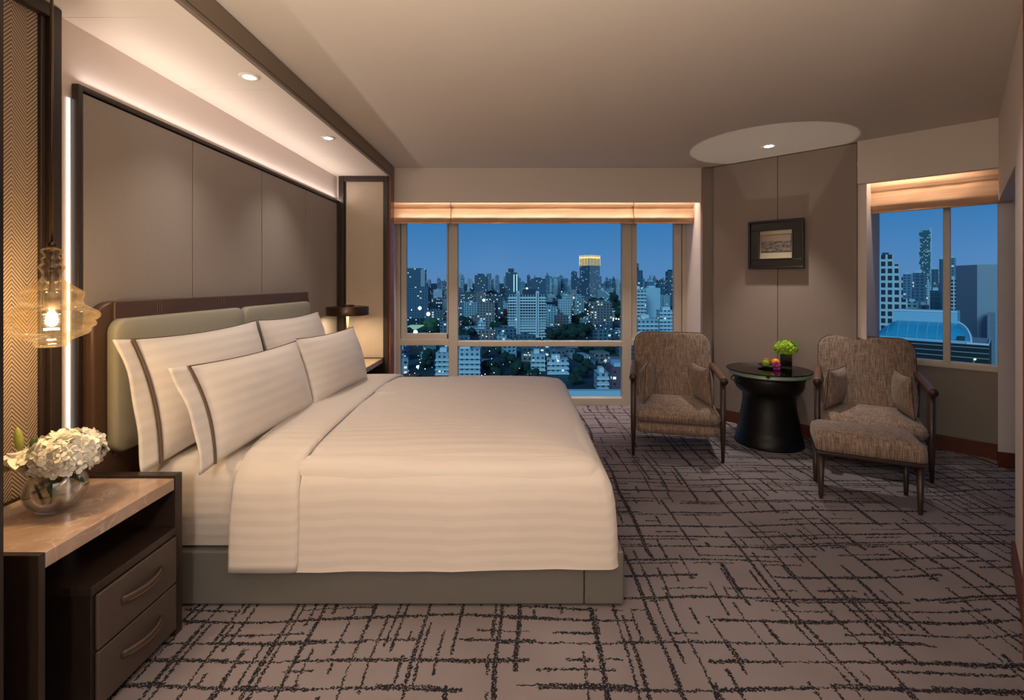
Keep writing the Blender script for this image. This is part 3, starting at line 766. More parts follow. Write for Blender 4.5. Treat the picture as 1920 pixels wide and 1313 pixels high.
B().tube([(.015, 0, .15), (.03, .0, .205)], [.006, .009]).build('cut_stem', 'stem_green', ly, smooth=True)
bb = B(); leaf(bb, (-.045, -.02, .08), (-.5, -.3, -.3), .11, .013, -1.9); bb.build('leaf', 'leaf_green', ly, smooth=True)

# ================================================================== ARMCHAIRS
def armchair(lbl, loc, rz):
    t = thing('armchair', lbl, 'armchair', (loc[0], loc[1], 0), R(rz))
    W = .325
    for s_ in (-1, 1):
        B().lathe([(.011, 0), (.020, .22), (.021, .60)], (s_*W, -.33), 12).build('leg', 'chair_wood', t, smooth=True)
        B().tube([(s_*W, .36, 0), (s_*W, .30, .25), (s_*W, .20, .625)], [.011, .018, .016], 10).build('leg', 'chair_wood', t, smooth=True)
        a = B().tube([(s_*(W+.002), -.362, .612), (s_*(W+.002), -.33, .614), (s_*W, -.06, .628), (s_*(W-.004), .20, .640)], [.026, .026, .025, .022], 18); a.build('arm_rest', 'arm_leather', t, smooth=True)
        B().lathe([(.024, 0), (.027, .003), (.027, .012)], n=18).build('arm_cap', 'chair_wood', t, smooth=True, loc=(s_*(W+.002), -.374, .611), rot=(R(-90), 0, 0)) if False else B().tube([(s_*(W+.002), -.374, .611), (s_*(W+.002), -.366, .611)], .0275, 18).build('arm_cap', 'chair_wood', t, smooth=True)
        B().box(s_*W-.012, s_*W+.012, -.31, .27, .20, .235).build('side_rail', 'chair_wood', t, bevel=.004)
    def cushion(name, x0, x1, y0, y1, z0, z1, r, puff, e=.03):
        rg = []
        for ins, z in ((e*3, z0), (e, z0+.004), (e*.3, z0+e*.35), (0, z0+e), (0, z1-e), (e*.3, z1-e*.35), (e, z1), (e*2.6, z1+puff*.6), (e*4, z1+puff*.95), (e*5, z1+puff)):
            rg.append([(x, y, z) for x, y in rr(x0+ins, x1-ins, y0+ins, y1-ins, r, 5, 3)])
        return B().rings(rg).build(name, 'tweed', t, smooth=True)
    cushion('seat_base', -W+.014, W-.014, -.362, .26, .172, .272, .05, .004, .045)
    cushion('seat_cushion', -W+.010, W-.010, -.378, .22, .262, .372, .06, .03, .052)
    # reclined backrest
    rg = []; bw = W-.004
    def pt(x, z, o):   # o offset along the back normal (towards -y)
        s_ = (z-.25)/.65; y = .165+.15*s_+.02*s_*s_
        return (x, y-o, z+o*.22)
    for ins, o_ in ((.03, -.045), (.006, -.038), (0, -.02), (0, .03), (.006, .05), (.03, .060), (.09, .068), (.2, .072)):
        rg.append([pt(x, z, o_) for x, z in rr(-bw+ins, bw-ins, .25+ins, .892-ins, max(.105-ins, .02), 8, 3)])
    B().rings(rg).build('backrest', 'tweed', t, smooth=True)
    pts = [pt(x, z, .034) for x, z in rr(-bw-.001, bw+.001, .25, .893, .105, 8, 1)]; pts.append(pts[0])
    B().tube(pts, .0032, 6).build('welt', 'welt', t, smooth=True)
    return t
CA = ((1.297, 3.996), -14); CBp = ((2.675, 3.685), -32)
armchair('brown tweed armchair in front of the main window', *CA)
armchair('brown tweed armchair behind the footstool, beside the angled wall', *CBp)
def throw(lbl, ch, lx, ly, yaw, seed, lean=8):
    (cx, cy), rz = ch; c_, s_ = math.cos(R(rz)), math.sin(R(rz))
    t = thing('cushion', lbl, 'cushion', (cx+lx*c_-ly*s_, cy+lx*s_+ly*c_, .384), R(rz+yaw))
    N = 16; bb = B(); gf, gb = [], []; wd, ht, th = .34, .30, .125
    for i in range(N+1):
        u = -math.cos(math.pi*i/N); a_, b_ = [], []
        for j in range(N+1):
            v = -math.cos(math.pi*j/N)
            x = u*wd/2*(1-.08*(1-v*v)); z = ht/2+v*ht/2*(1-.08*(1-u*u)); T = max(0, (1-abs(u)**2.4)*(1-abs(v)**2.4))**.55*th/2
            e_ = i in (0, N) or j in (0, N); f_ = bb.v((x, -T, z)); a_.append(f_); b_.append(f_ if e_ else bb.v((x, T, z)))
        gf.append(a_); gb.append(b_)
    for i in range(N):
        for j in range(N):
            bb.b.faces.new([gf[i][j], gf[i+1][j], gf[i+1][j+1], gf[i][j+1]])
            try: bb.b.faces.new([gb[i][j+1], gb[i+1][j+1], gb[i+1][j], gb[i][j]])
            except ValueError: pass
    body = bb.build('cushion_body', 'tweed', t, smooth=True)
    pts = []
    for (uu, vv) in [(-1+2*k/10, -1) for k in range(10)]+[(1, -1+2*k/10) for k in range(10)]+[(1-2*k/10, 1) for k in range(10)]+[(-1, 1-2*k/10) for k in range(11)]:
        pts.append((uu*wd/2*(1-.08*(1-vv*vv)), 0, ht/2+vv*ht/2*(1-.08*(1-uu*uu))))
    B().tube(pts, .0032, 6).build('welt', 'welt', t, smooth=True)
    t.rotation_euler = (R(lean), 0, R(rz+yaw))
    return t
throw('small tweed cushion by the bedside arm of the armchair at the main window', CA, -.232, -.07, 84, 1, 4)
throw('small tweed cushion by the drum-table-side arm of the armchair at the main window', CA, .218, -.07, -74, 2, 4)
throw('small tweed cushion by the arm nearest the drum table, on the armchair behind the footstool', CBp, -.218, -.07, 70, 3, 4)
throw('small tweed cushion by the arm under the right window, on the armchair behind the footstool', CBp, .222, -.07, -80, 4, 4)
# footstool
ot = thing('footstool', 'brown tweed footstool with tapered dark legs in front of the armchair', 'footstool', (2.175, 3.03, 0), R(-26))
for sx_ in (-1, 1):
    for sy_ in (-1, 1):
        B().lathe([(.011, 0), (.013, .02), (.022, .285)], (sx_*.245, sy_*.145), 12).build('leg', 'chair_wood', ot, smooth=True)
B().box(-.272, .272, -.19, .19, .282, .306).build('frame', 'chair_wood', ot, bevel=.006)
rg = []
for ins, z in ((.02, .305), (.002, .312), (0, .335), (.002, .375), (.012, .40), (.035, .416), (.08, .426), (.14, .430)):
    rg.append([(x, y, z) for x, y in rr(-.276+ins, .276-ins, -.20+ins, .20-ins, .04, 5, 3)])
B().rings(rg).build('cushion_top', 'tweed', ot, smooth=True)

# ================================================================== DRUM TABLE
DT = (2.108, 4.05)
dt = thing('drum_table', 'black bronze rain drum used as side table with round glass top', 'side table', (DT[0], DT[1], 0))
body = [(0, 0.0), (.262, 0), (.264, .012), (.258, .03), (.252, .075), (.246, .08), (.236, .13), (.226, .20), (.212, .27), (.203, .33), (.199, .38), (.201, .41), (.206, .42), (.232, .44), (.252, .462), (.262, .49), (.264, .535), (.262, .56), (.25, .572)]
B().lathe(body, n=56).build('drum_body', 'black_bronze', dt, smooth=True)
B().lathe([(.24, .566), (.305, .574), (.308, .578), (.305, .584), (0, .584)], n=56).build('drum_plate', 'bronze_edge', dt, smooth=True)
o = B().lathe([(0, .609), (.324, .609), (.328, .612), (.328, .615), (.324, .618), (0, .618)], n=72).build('glass_top', 'table_glass', dt)
for a in (-118, -28, 62, 152):
    r0 = .285; cx, cy = r0*math.cos(R(a)), r0*math.sin(R(a))
    bb = B(); bb.ball((cx, cy, .596), .012, 2, (1.1, 1.1, .8)); bb.ball((cx*1.05, cy*1.05, .599), .007, 1)
    for s_ in (-1, 1):
        px_, py_ = -math.sin(R(a))*s_, math.cos(R(a))*s_
        bb.tube([(cx, cy, .595), (cx+px_*.016, cy+py_*.016, .598), (cx+px_*.020, cy+py_*.020, .586)], .003, 6)
    bb.build('frog_figure', 'black_bronze', dt, smooth=True)
for a in (-172, -8, 20, 160):
    ca, sa = math.cos(R(a)), math.sin(R(a)); pts = [((.262+.028*math.sin(math.pi*k/10))*ca, (.262+.028*math.sin(math.pi*k/10))*sa, .548-.05*k/10) for k in range(11)]
    B().tube(pts, .004, 8).build('loop_handle', 'black_bronze', dt, smooth=True)
# fruit plate
PX_ = (2.165, 4.12)
pl = tag(B((PX_[0], PX_[1], .6185)).lathe([(0, .6185), (.05, .6185), (.07, .624), (.105, .637), (.104, .640), (.068, .628), (.048, .623), (0, .623)], PX_, 40).build('plate', 'plate_black', smooth=True), 'black shallow plate holding fruit on the glass table top', 'plate')
def fruit(name, lbl, x, y, z, r, mat, kind='apple'):
    t = thing(name, lbl, 'fruit', (x, y, z))
    if kind == 'apple':
        pr = [(0, r*.12), (r*.3, 0), (r*.7, r*.25), (r*.98, r*.95), (r*.9, r*1.45), (r*.55, r*1.78), (r*.22, r*1.72), (0, r*1.55)]
        B().lathe(pr, n=24).build('fruit_body', mat, t, smooth=True, subsurf=1)
    else: B().ball((0, 0, r), r, 3, (1, 1, .95)).build('fruit_body', mat, t, smooth=True)
    B().tube([(0, 0, r*1.5), (r*.1, 0, r*2.0)], .0015, 6).build('stalk', 'chair_wood', t)
fruit('apple', 'green apple on the black plate', 2.105, 4.085, .627, .033, 'apple_green')
fruit('apple', 'red apple at the back of the black plate', 2.150, 4.160, .630, .034, 'apple_red')
fruit('orange', 'orange on the black plate beside the vase', 2.198, 4.105, .627, .035, 'orange', 'o')
oc = thing('orchid', 'magenta orchid flower lying on the edge of the black plate', 'flower', (2.168, 4.045, .64))
for k, (L_, W_) in enumerate(((.045, .021), (.042, .02), (.045, .021), (.040, .017), (.040, .017))):
    a = R(90+72*k+10); bb = B(); leaf(bb, (0, 0, 0), (math.cos(a), -.35, math.sin(a)), L_, W_, 0, (0, 1, 0), 6); bb.build('petal', 'orchid', oc, smooth=True)
B().ball((0, -.008, 0), .007, 2).build('flower_centre', 'orange', oc, smooth=True)
B().tube([(0, 0, 0), (.012, -.01, -.02)], .0015, 6).build('stem', 'stem_green', oc)
# green flower vase
GV = (2.310, 4.15, .6185)
gv = thing('vase', 'dark square glass vase on the drum table', 'vase', GV)
B().rings([[(x, y, z) for x, y in rr(-.036, .036, -.036, .036, .008, 4, 1)] for z in (0, .110)]).build('glass_body', 'vase_dark_glass', gv, bevel=.002)
B().rings([[(x, y, z) for x, y in rr(-.032, .032, -.032, .032, .006, 4, 1)] for z in (.006, .07)]).build('stems_and_water', 'leaf_green', gv)
gh = thing('hydrangea', 'round lime green hydrangea bloom in the square vase on the drum table', 'flower', (2.310, 4.15, .72))
florets('bloom', 'hydrangea_green', gh, (0, 0, .055), .080, 320, 9, .014, -.55, (1.08, 1.0, .80))
B().ball((0, 0, .05), .070, 2, (1.05, 1, .74)).build('bloom_core', 'hydrangea_green', gh, smooth=True)
B().tube([(0, 0, .03), (0, 0, -.08)], .005).build('stem', 'stem_green', gh)

# ================================================================== PICTURE
p0 = kpt(6.69, 1406); p1 = kpt(6.69, 1509.5); cx, cy = (p0[0]+p1[0])/2, (p0[1]+p1[1])/2; Wp = math.hypot(p1[0]-p0[0], p1[1]-p0[1]); Hp = .437
pic = thing('framed_picture', 'small sepia landscape etching in a wide black frame on the angled wall', 'picture', (cx, cy, 1.683), R(-45))
hw, hh = Wp/2, Hp/2
def ring_frame(w0, h0, w1, h1, y0, y1, name, mat, bevel=.003):
    b = B(); b.box(-w0, w0, y0, y1, h1, h0); b.box(-w0, w0, y0, y1, -h0, -h1); b.box(-w0, -w1, y0, y1, -h1, h1); b.box(w1, w0, y0, y1, -h1, h1); return b.build(name, mat, pic, bevel=bevel)
ring_frame(hw, hh, hw-.018, hh-.018, -.050, 0, 'frame_edge', 'picture_frame')
ring_frame(hw-.018, hh-.018, hw-.085, hh-.085, -.034, 0, 'frame', 'picture_frame')
ring_frame(hw-.085, hh-.085, hw-.094, hh-.094, -.040, 0, 'frame_slip', 'picture_frame_edge', .002)
B().box(-hw+.094, hw-.094, -.014, -.004, -hh+.094, hh-.094).build('mat_board', 'mat_board', pic)
aw, ah = hw-.106, .072
B().box(-aw, aw, -.0165, -.0145, -.065, .085).build('etching', 'etching', pic)
ring_frame(aw+.003, .078, aw, .075, -.0168, -.0145, 'etched_border', 'picture_frame', 0).location = (0, 0, .010)
B().box(-hw+.094, hw-.094, -.022, -.020, -hh+.094, hh-.094).build('picture_glass', 'pane_glass', pic)

# ================================================================== THE CITY
GZ = -60.0
def facade(name, wall, glass, cw, ch, ww, wh, lit=.1, litcol=(1, .8, .5, 1), lits=1.2, rough=.7, bands=False):
    a = NT(name); co = a.co(); x, y, z = a.sep(co)
    oi = a.n('ObjectInfo'); g = a.n('NewGeometry'); nx, ny, nz = a.sep(a.n('TexCoord').outputs['Normal'])
    u = a.math('ADD', x, y); u = a.math('ADD', u, 500.0); v = a.math('ADD', z, 500.0)
    iu = a.math('FLOOR', a.math('DIVIDE', u, cw)); iv = a.math('FLOOR', a.math('DIVIDE', v, ch))
    fu = a.math('FRACT', a.math('DIVIDE', u, cw)); fv = a.math('FRACT', a.math('DIVIDE', v, ch))
    mu = a.math('LESS_THAN', fu, ww); mv = a.math('LESS_THAN', fv, wh)
    mask = mv if bands else a.math('MULTIPLY', mu, mv)
    wall_ = a.math('LESS_THAN', a.math('ABSOLUTE', nz), .6); mask = a.math('MULTIPLY', mask, wall_)
    wn = a.n('TexWhiteNoise', noise_dimensions='4D'); a.l(a.comb(iu, iv, 0), wn.inputs['Vector']); a.l(a.math('MULTIPLY', oi.outputs['Random'], 91.0), wn.inputs['W'])
    on = a.math('MULTIPLY', a.math('LESS_THAN', wn.outputs['Value'], lit), mask)
    tone = a.mix(a.math('MULTIPLY', oi.outputs['Random'], .5), wall, tuple(c*.55 for c in wall[:3])+(1,))
    a.l(a.mix(mask, tone, glass), a.b.inputs['Base Color']); a.p(Roughness=rough)
    wn2 = a.n('TexWhiteNoise', noise_dimensions='3D'); a.l(a.comb(iu, iv, 7.7), wn2.inputs['Vector'])
    a.l(a.mix(wn2.outputs['Value'], litcol, (.55, .95, 1, 1)), a.b.inputs['Emission Color'])
    a.l(a.math('MULTIPLY', on, lits), a.b.inputs['Emission Strength'])
    a.m.cycles.emission_sampling = 'NONE'
    return a.m
DG = lin(18, 40, 62)
facade('facade_low', lin(146, 172, 184), DG, 3.6, 3.2, .5, .45, .10, lits=.9)
facade('facade_low_dark', lin(88, 112, 126), DG, 4.0, 3.3, .55, .5, .16, lits=1.0)
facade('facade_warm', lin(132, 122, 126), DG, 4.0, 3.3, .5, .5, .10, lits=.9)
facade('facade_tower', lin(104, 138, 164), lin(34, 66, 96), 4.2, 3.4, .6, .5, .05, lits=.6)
facade('facade_tower_dark', lin(70, 100, 124), lin(34, 62, 86), 4.2, 3.6, .6, .55, .06, lits=.7)  # lightened: haze of distance is put into this facade colour
facade('facade_pale', lin(176, 188, 198), lin(40, 58, 78), 3.2, 3.1, .45, .42, .04)
facade('facade_white_grid', lin(196, 206, 214), lin(22, 34, 52), 2.9, 3.3, .70, .66, .02)
facade('facade_white_grid_large', lin(196, 206, 214), lin(22, 34, 52), 3.3, 4.4, .66, .66, .02)
facade('facade_red', lin(146, 58, 56), lin(96, 40, 44), 4.0, 3.3, .5, .4, .03)
facade('facade_mauve', lin(122, 84, 96), lin(48, 40, 56), 4.2, 3.3, .4, .42, .05)
facade('facade_glass', lin(46, 80, 104), lin(30, 60, 84), 4.5, 3.8, .85, .8, .04, rough=.35)
facade('facade_pixel', lin(56, 110, 128), lin(22, 58, 76), 4.0, 4.0, .6, .55, .22, (.7, 1, .9, 1), .5)
facade('facade_far_glass', lin(186, 182, 186), lin(160, 162, 172), 3.2, 3.6, .92, .93, 0)
facade('facade_bands', lin(150, 156, 160), lin(10, 18, 26), 3.0, 1.9, .9, .85, .0, bands=True)
simple('bld_dark', lin(34, 56, 80), .6); simple('bld_pale', lin(172, 196, 210), .7); simple('bld_white', lin(206, 214, 220), .7); simple('vault_glass', lin(52, 150, 182), .25, noise=.08, nscale=.15)
simple('vault_trim', lin(150, 186, 206), .5); simple('roof_red', lin(104, 66, 62), .8); simple('roof_teal', lin(64, 112, 120), .8)
simple('gold', lin(200, 160, 70), .4)
simple('tree_dark', lin(22, 52, 42), .9, noise=.5, nscale=.25); simple('tree_lit', lin(56, 92, 54), .9, noise=.4, nscale=.3)  # second one is a lit copy, floodlight glow put into its green
simple('concrete', lin(96, 116, 132), .8, noise=.1, nscale=.1)
def ground():
    a = NT('city_ground'); f = a.noise(a.co(), .012, 5, .65)
    a.l(a.ramp(f, [(.40, lin(14, 34, 40)), (.55, lin(30, 56, 66)), (.68, lin(60, 84, 96))]), a.b.inputs['Base Color']); a.p(Roughness=.9)
ground()
emis('gold_light', (1, .74, .26, 1), 1.3, False); emis('white_light', (.75, .96, 1, 1), 9, False); emis('cyan_light', (.45, .95, 1, 1), 4, False)
emis('amber_light', (1, .72, .28, 1), 5, False); emis('teal_strip', (.5, .95, 1, 1), 1.1, False); emis('green_light', (.55, 1, .3, 1), 2.5, False); emis('pitch_glow', (.35, .8, .55, 1), .55, False)
struct(B((0, 3000, GZ)).box(-9000, 14000, 60, 15000, GZ-5, GZ).build('city_ground', 'city_ground'))

def bx(px0, px1, d): return X(px0, d), X(px1, d)
def tower(lbl, px0, px1, pyt, d, mat, dep=None, name='tower_block', zb=GZ, cat='building', grp=None, rz=0, cap=None):
    x0, x1 = bx(px0, px1, d); zt = Z(pyt, d); w_ = x1-x0; dep = dep or w_
    c_ = ((x0+x1)/2, d+dep/2, zb)
    t = thing(name, lbl, cat, c_, R(rz), grp)
    if rz: k_ = abs(math.cos(R(rz)))+abs(math.sin(R(rz)))*dep/w_; w_ /= k_; dep /= k_
    B().box(-w_/2, w_/2, -dep/2, dep/2, 0, zt-zb).build('walls', mat, t)
    h_ = zt-zb
    if cap != 0: B().box(-w_*.28, w_*.2, -dep*.3, dep*.3, h_, h_+(cap or h_*.05)).build('roof_plant', 'bld_dark' if 'dark' in mat else 'bld_pale', t)
    return t, w_, dep, h_
# -- main window, named buildings
tower('dark glass block with a pale upper side at the window left edge', 752, 788, 503, 880, 'facade_tower_dark', 30, cap=0)
t_, w_, dp, hh_ = tower('pale grey slab joined to the dark block at the window left edge', 788.5, 797, 505, 878, 'facade_pale', 14, cap=0)
tower('wide dark block in front of the pale grey slab', 757, 803, 538, 800, 'facade_tower_dark', 30, cap=0)
t_, w_, dp, hh_ = tower('slim dark tower with ridged top, left of the centre pane', 890, 913, 516, 1350, 'facade_tower_dark')
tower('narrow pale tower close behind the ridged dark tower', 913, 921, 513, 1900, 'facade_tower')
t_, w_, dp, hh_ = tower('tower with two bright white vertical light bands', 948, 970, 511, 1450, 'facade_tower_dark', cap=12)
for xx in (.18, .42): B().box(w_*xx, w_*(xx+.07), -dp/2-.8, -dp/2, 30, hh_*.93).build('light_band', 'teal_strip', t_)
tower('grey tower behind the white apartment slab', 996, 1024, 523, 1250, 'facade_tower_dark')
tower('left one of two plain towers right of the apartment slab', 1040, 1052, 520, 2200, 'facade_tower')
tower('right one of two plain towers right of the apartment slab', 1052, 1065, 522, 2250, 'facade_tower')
tower('slim dark tower just left of the gold-crowned tower', 1072, 1082, 510, 1900, 'facade_tower_dark', cap=4)
t_, w_, dp, hh_ = tower('tall corner tower crowned by gold light fins', 1089, 1127, 481, 1700, 'facade_tower_dark', 60, name='crowned_tower', cap=0, rz=42)
B().box(-w_/2, w_/2, -dp/2-1, -dp/2, 0, hh_-8).build('pale_face', 'facade_pale', t_)
for k in range(7):
    xx = -w_/2+w_*k/6; B().box(xx-.6, xx+.6, -dp/2-2, -dp/2, hh_-32, hh_+5).build('gold_fin', 'gold_light', t_)
    yy = -dp/2+dp*k/6
    if k: B().box(-w_/2-2, -w_/2, yy-.6, yy+.6, hh_-32, hh_+5).build('gold_fin', 'gold_light', t_)
B().box(-w_/2, w_/2, -dp/2-1.2, -dp/2, hh_-6, hh_-1).build('gold_band', 'gold_light', t_); B().box(-w_/2-1.2, -w_/2, -dp/2, dp/2, hh_-6, hh_-1).build('gold_band', 'gold_light', t_)
t_, w_, dp, hh_ = tower('low podium with gold lit roof edge at the foot of the crowned tower', 1068, 1088, 556, 1500, 'facade_low_dark', 40, cap=0)
B().box(-w_/2, w_/2, -dp/2-.8, -dp/2, hh_-8, hh_-1).build('gold_band', 'gold_light', t_)
tower('long dim hall at the foot of the crowned tower', 1088, 1120, 557, 1350, 'facade_low_dark', 40, cap=0)
# white apartment slab with balconies
d = 530; x0, x1 = bx(953, 1023, d); w_ = x1-x0; zt = Z(553, d); hh_ = zt-GZ
t_ = thing('apartment_building', 'big white apartment slab with rows of balconies in the centre pane', 'building', ((x0+x1)/2, d, GZ))
B().box(-w_/2, w_/2, 0, 14, 0, hh_).build('walls', 'facade_white_grid', t_)
for xx in (-.24, .28): B().box(w_*xx-1.7, w_*xx+1.7, -2.2, 15, 0, hh_+4).build('stair_core', 'bld_white', t_)
nfl = int(hh_/3.0)
for k in range(nfl):
    B().box(-w_/2-.8, w_/2+.8, -1.8, 0, k*3.0+.4, k*3.0+1.35).build('balcony_row', 'bld_white', t_)
for xx in (-.24, .28): B().box(w_*xx-.35, w_*xx+.35, -2.4, -2.2, 3, hh_+2).build('window_strip', 'bld_dark', t_)
B().box(-w_*.12, w_*.24, 2, 12, hh_, hh_+6).build('roof_plant', 'bld_dark', t_)
# construction site
t_, w_, dp, hh_ = tower('half built concrete frame under bright cyan work lights', 872, 912, 570, 1010, 'facade_tower', 30, name='construction_site', cap=0)
for px_, py_ in ((880, 566), (893, 566), (904, 566)): pass
for k in range(5): B().box(-w_/2-2, w_/2+2, -dp/2-2, dp/2+2, k*hh_/5, k*hh_/5+1).build('floor_slab', 'concrete', t_)
tower('low red block in the centre pane', 912, 951, 580, 850, 'facade_red', 18, name='red_building', cap=0)
def balcony_block(lbl, px0, px1, py0, d, fh=3.1, dep=12, mat='facade_pale', zb=GZ):
    x0, x1 = bx(px0, px1, d); w_ = x1-x0; hh_ = Z(py0, d)-zb
    t_ = thing('apartment_building', lbl, 'building', ((x0+x1)/2, d, zb))
    B().box(-w_/2, w_/2, 0, dep, 0, hh_).build('walls', mat, t_)
    for k in range(max(1, int(hh_/fh))): B().box(-w_/2-.3, w_/2+.3, -1.3, 0, k*fh+.3, k*fh+1.3).build('balcony_row', 'bld_white', t_)
    B().box(-w_*.3, w_*.1, 2, dep*.7, hh_, hh_+2.6).build('roof_room', 'bld_white', t_)
balcony_block('small white apartment block left of the big slab', 896, 911, 604, 560)
balcony_block('white balconied block in the lower left pane', 817, 850, 661, 315)
balcony_block('white balconied block left in the lower centre pane', 852, 900, 655, 305)
balcony_block('white stepped low building in the lower centre pane', 996, 1022, 664, 330, dep=14)
balcony_block('low white building beside the stepped one in the lower centre pane', 1027, 1066, 674, 318, dep=10)
balcony_block('white and blue house beyond the bed corner', 1120, 1143, 700, 270)
tower('mauve apartment block at the lower right of the centre pane', 1147, 1178, 690, 262, 'facade_mauve', 18, name='apartment_building', cap=2)
tower('low grey wall along the near street', 1050, 1200, 733, 252, 'bld_pale', 4, name='boundary_wall', cap=0, cat='wall')
# right light of the main window
tower('dark tower with red top in the right pane', 1184, 1205, 507, 700, 'facade_tower_dark', 20)
tower('reddish tower behind the dark one in the right pane', 1186, 1198, 494, 1100, 'facade_warm', cap=0)
balcony_block('tall white balconied block at the left of the right pane', 1184, 1211, 542, 430)
tower('blank white tower in the middle of the right pane', 1211, 1238, 540, 450, 'bld_pale', 12, cap=2)
balcony_block('white balconied block at the right of the right pane', 1237, 1272, 582, 400, dep=10)
balcony_block('long low white building in the right pane', 1196, 1233, 597, 366, dep=8)
tower('tower with a lit upper band at the right of the right pane', 1252, 1266, 509, 1200, 'facade_tower_dark')
tower('cube-topped dark tower in the right pane', 1234, 1247, 524, 1500, 'facade_tower_dark', cap=0)
tower('grey tower just over the blank white tower', 1213, 1232, 528, 1700, 'facade_tower')
# skyline towers
rnd = random.Random(21)
OCC = []      # occupied discs (x, y, r)
def free(x, y, r_): return all((x-a)**2+(y-b_)**2 > (r_+c_)**2 for a, b_, c_ in OCC)
for o in list(bpy.data.objects):
    if o.parent is None and o.get('category') in ('building', 'wall') and o.location.y > 100:
        wd_ = max([c_.dimensions.length if False else max(abs(v.co.x) for v in c_.data.vertices) for c_ in bpy.data.objects if c_.parent == o] or [10]); OCC.append((o.location.x, o.location.y, wd_*1.25+2))
def pane_of(px_): return 'left' if px_ < 848 else ('right' if px_ > 1178 else 'centre')
def third(px_):
    return {'left': 'in the left pane', 'right': 'in the right pane'}.get(pane_of(px_)) or ('left of the apartment slab' if px_ < 953 else 'near the apartment slab' if px_ < 1070 else 'near the crowned tower')
NAMEC = {'facade_low': 'grey-blue', 'facade_low_dark': 'dark slate', 'facade_pale': 'pale white', 'facade_warm': 'mauve-grey', 'roof_teal': 'teal-roofed', 'roof_red': 'red-roofed', 'concrete': 'plain grey', 'facade_tower': 'mid blue', 'facade_tower_dark': 'dark blue'}
n_sky = 0; tries = 0
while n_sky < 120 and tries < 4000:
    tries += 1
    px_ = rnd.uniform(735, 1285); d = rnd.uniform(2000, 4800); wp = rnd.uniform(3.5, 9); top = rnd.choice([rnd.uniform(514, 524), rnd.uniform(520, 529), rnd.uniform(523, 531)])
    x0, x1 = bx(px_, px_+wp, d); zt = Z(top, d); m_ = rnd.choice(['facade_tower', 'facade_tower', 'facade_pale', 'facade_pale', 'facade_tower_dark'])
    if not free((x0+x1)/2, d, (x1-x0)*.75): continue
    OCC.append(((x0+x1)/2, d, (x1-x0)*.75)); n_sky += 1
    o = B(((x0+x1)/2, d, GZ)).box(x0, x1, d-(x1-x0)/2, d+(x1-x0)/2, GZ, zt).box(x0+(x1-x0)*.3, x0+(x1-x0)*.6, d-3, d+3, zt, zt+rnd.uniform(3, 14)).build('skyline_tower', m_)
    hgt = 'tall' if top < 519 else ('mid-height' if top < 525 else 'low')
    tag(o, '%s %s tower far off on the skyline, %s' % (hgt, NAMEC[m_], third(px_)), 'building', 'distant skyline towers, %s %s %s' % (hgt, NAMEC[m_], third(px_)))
# trees
def tree(px_, py_, r_, lit=False, lbl=None):
    d = F*61.35/(py_-PY); x = X(px_, d); bb = B()
    if not lit and not free(x, d, r_*.95): return
    for k in range(9):
        bb.ball((rnd.uniform(-.55, .55)*r_, rnd.uniform(-.5, .5)*r_, r_*.75+rnd.uniform(-.25, .3)*r_), r_*rnd.uniform(.3, .5), 2, (1, 1, .8))
    for v in bb.b.verts: v.co += Vector((rnd.uniform(-1, 1), rnd.uniform(-1, 1), rnd.uniform(-1, 1)))*r_*.05
    where = third(px_) if py_ < 642 else ('in the lower left pane' if px_ < 848 else 'in the lower centre pane, ' + ('near the left' if px_ < 960 else 'in its middle' if px_ < 1060 else 'near the right'))
    t_ = thing('tree', lbl or ('dark leafy tree outside, ' + where), 'tree', (x, d, GZ), 0, None if lbl else 'dark trees ' + where)
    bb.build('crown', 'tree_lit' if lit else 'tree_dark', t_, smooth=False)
    B().lathe([(r_*.07, 0), (r_*.05, r_*.5)], n=8).build('trunk', 'tree_dark', t_); OCC.append((x, d, r_*.95))
tree(803, 622, 13, True, 'tree lit yellow-green by a floodlight in the left pane')
for (px_, py_, r_) in ((822, 628, 12), (838, 618, 10), (792, 632, 7), (870, 640, 10), (885, 632, 8), (870, 612, 11), (930, 622, 10), (945, 612, 9), (1062, 634, 12), (1080, 640, 11), (1098, 632, 12), (1040, 640, 10), (1118, 634, 10), (1075, 608, 11), (1095, 604, 11), (1120, 580, 20), (1140, 584, 20), (1158, 588, 18), (1148, 572, 22), (1165, 600, 15), (1110, 592, 13),
    (800, 690, 6), (806, 676, 7), (920, 700, 7), (950, 690, 8), (975, 704, 7), (985, 690, 6), (905, 672, 7), (1045, 708, 7), (1072, 700, 7), (1090, 712, 6), (1105, 695, 6), (1080, 722, 5), (1110, 726, 5), (940, 664, 8), (1130, 668, 7), (1150, 662, 7), (1100, 660, 8), (765, 630, 7), (1035, 690, 6), (1215, 640, 8), (1060, 688, 6), (1086, 680, 6), (1120, 700, 4), (932, 712, 6), (960, 712, 6), (1000, 712, 5)):
    tree(px_, py_, r_)
OCC.append((X(772, 645), 645, 38)); OCC.append((X(779, 470), 470, 3)); OCC.append((X(787, 700), 700, 3)); OCC.append((X(803, 560), 560, 3)); OCC.append((X(783, 330), 330, 2)); OCC.append((X(915, 985), 985, 14))
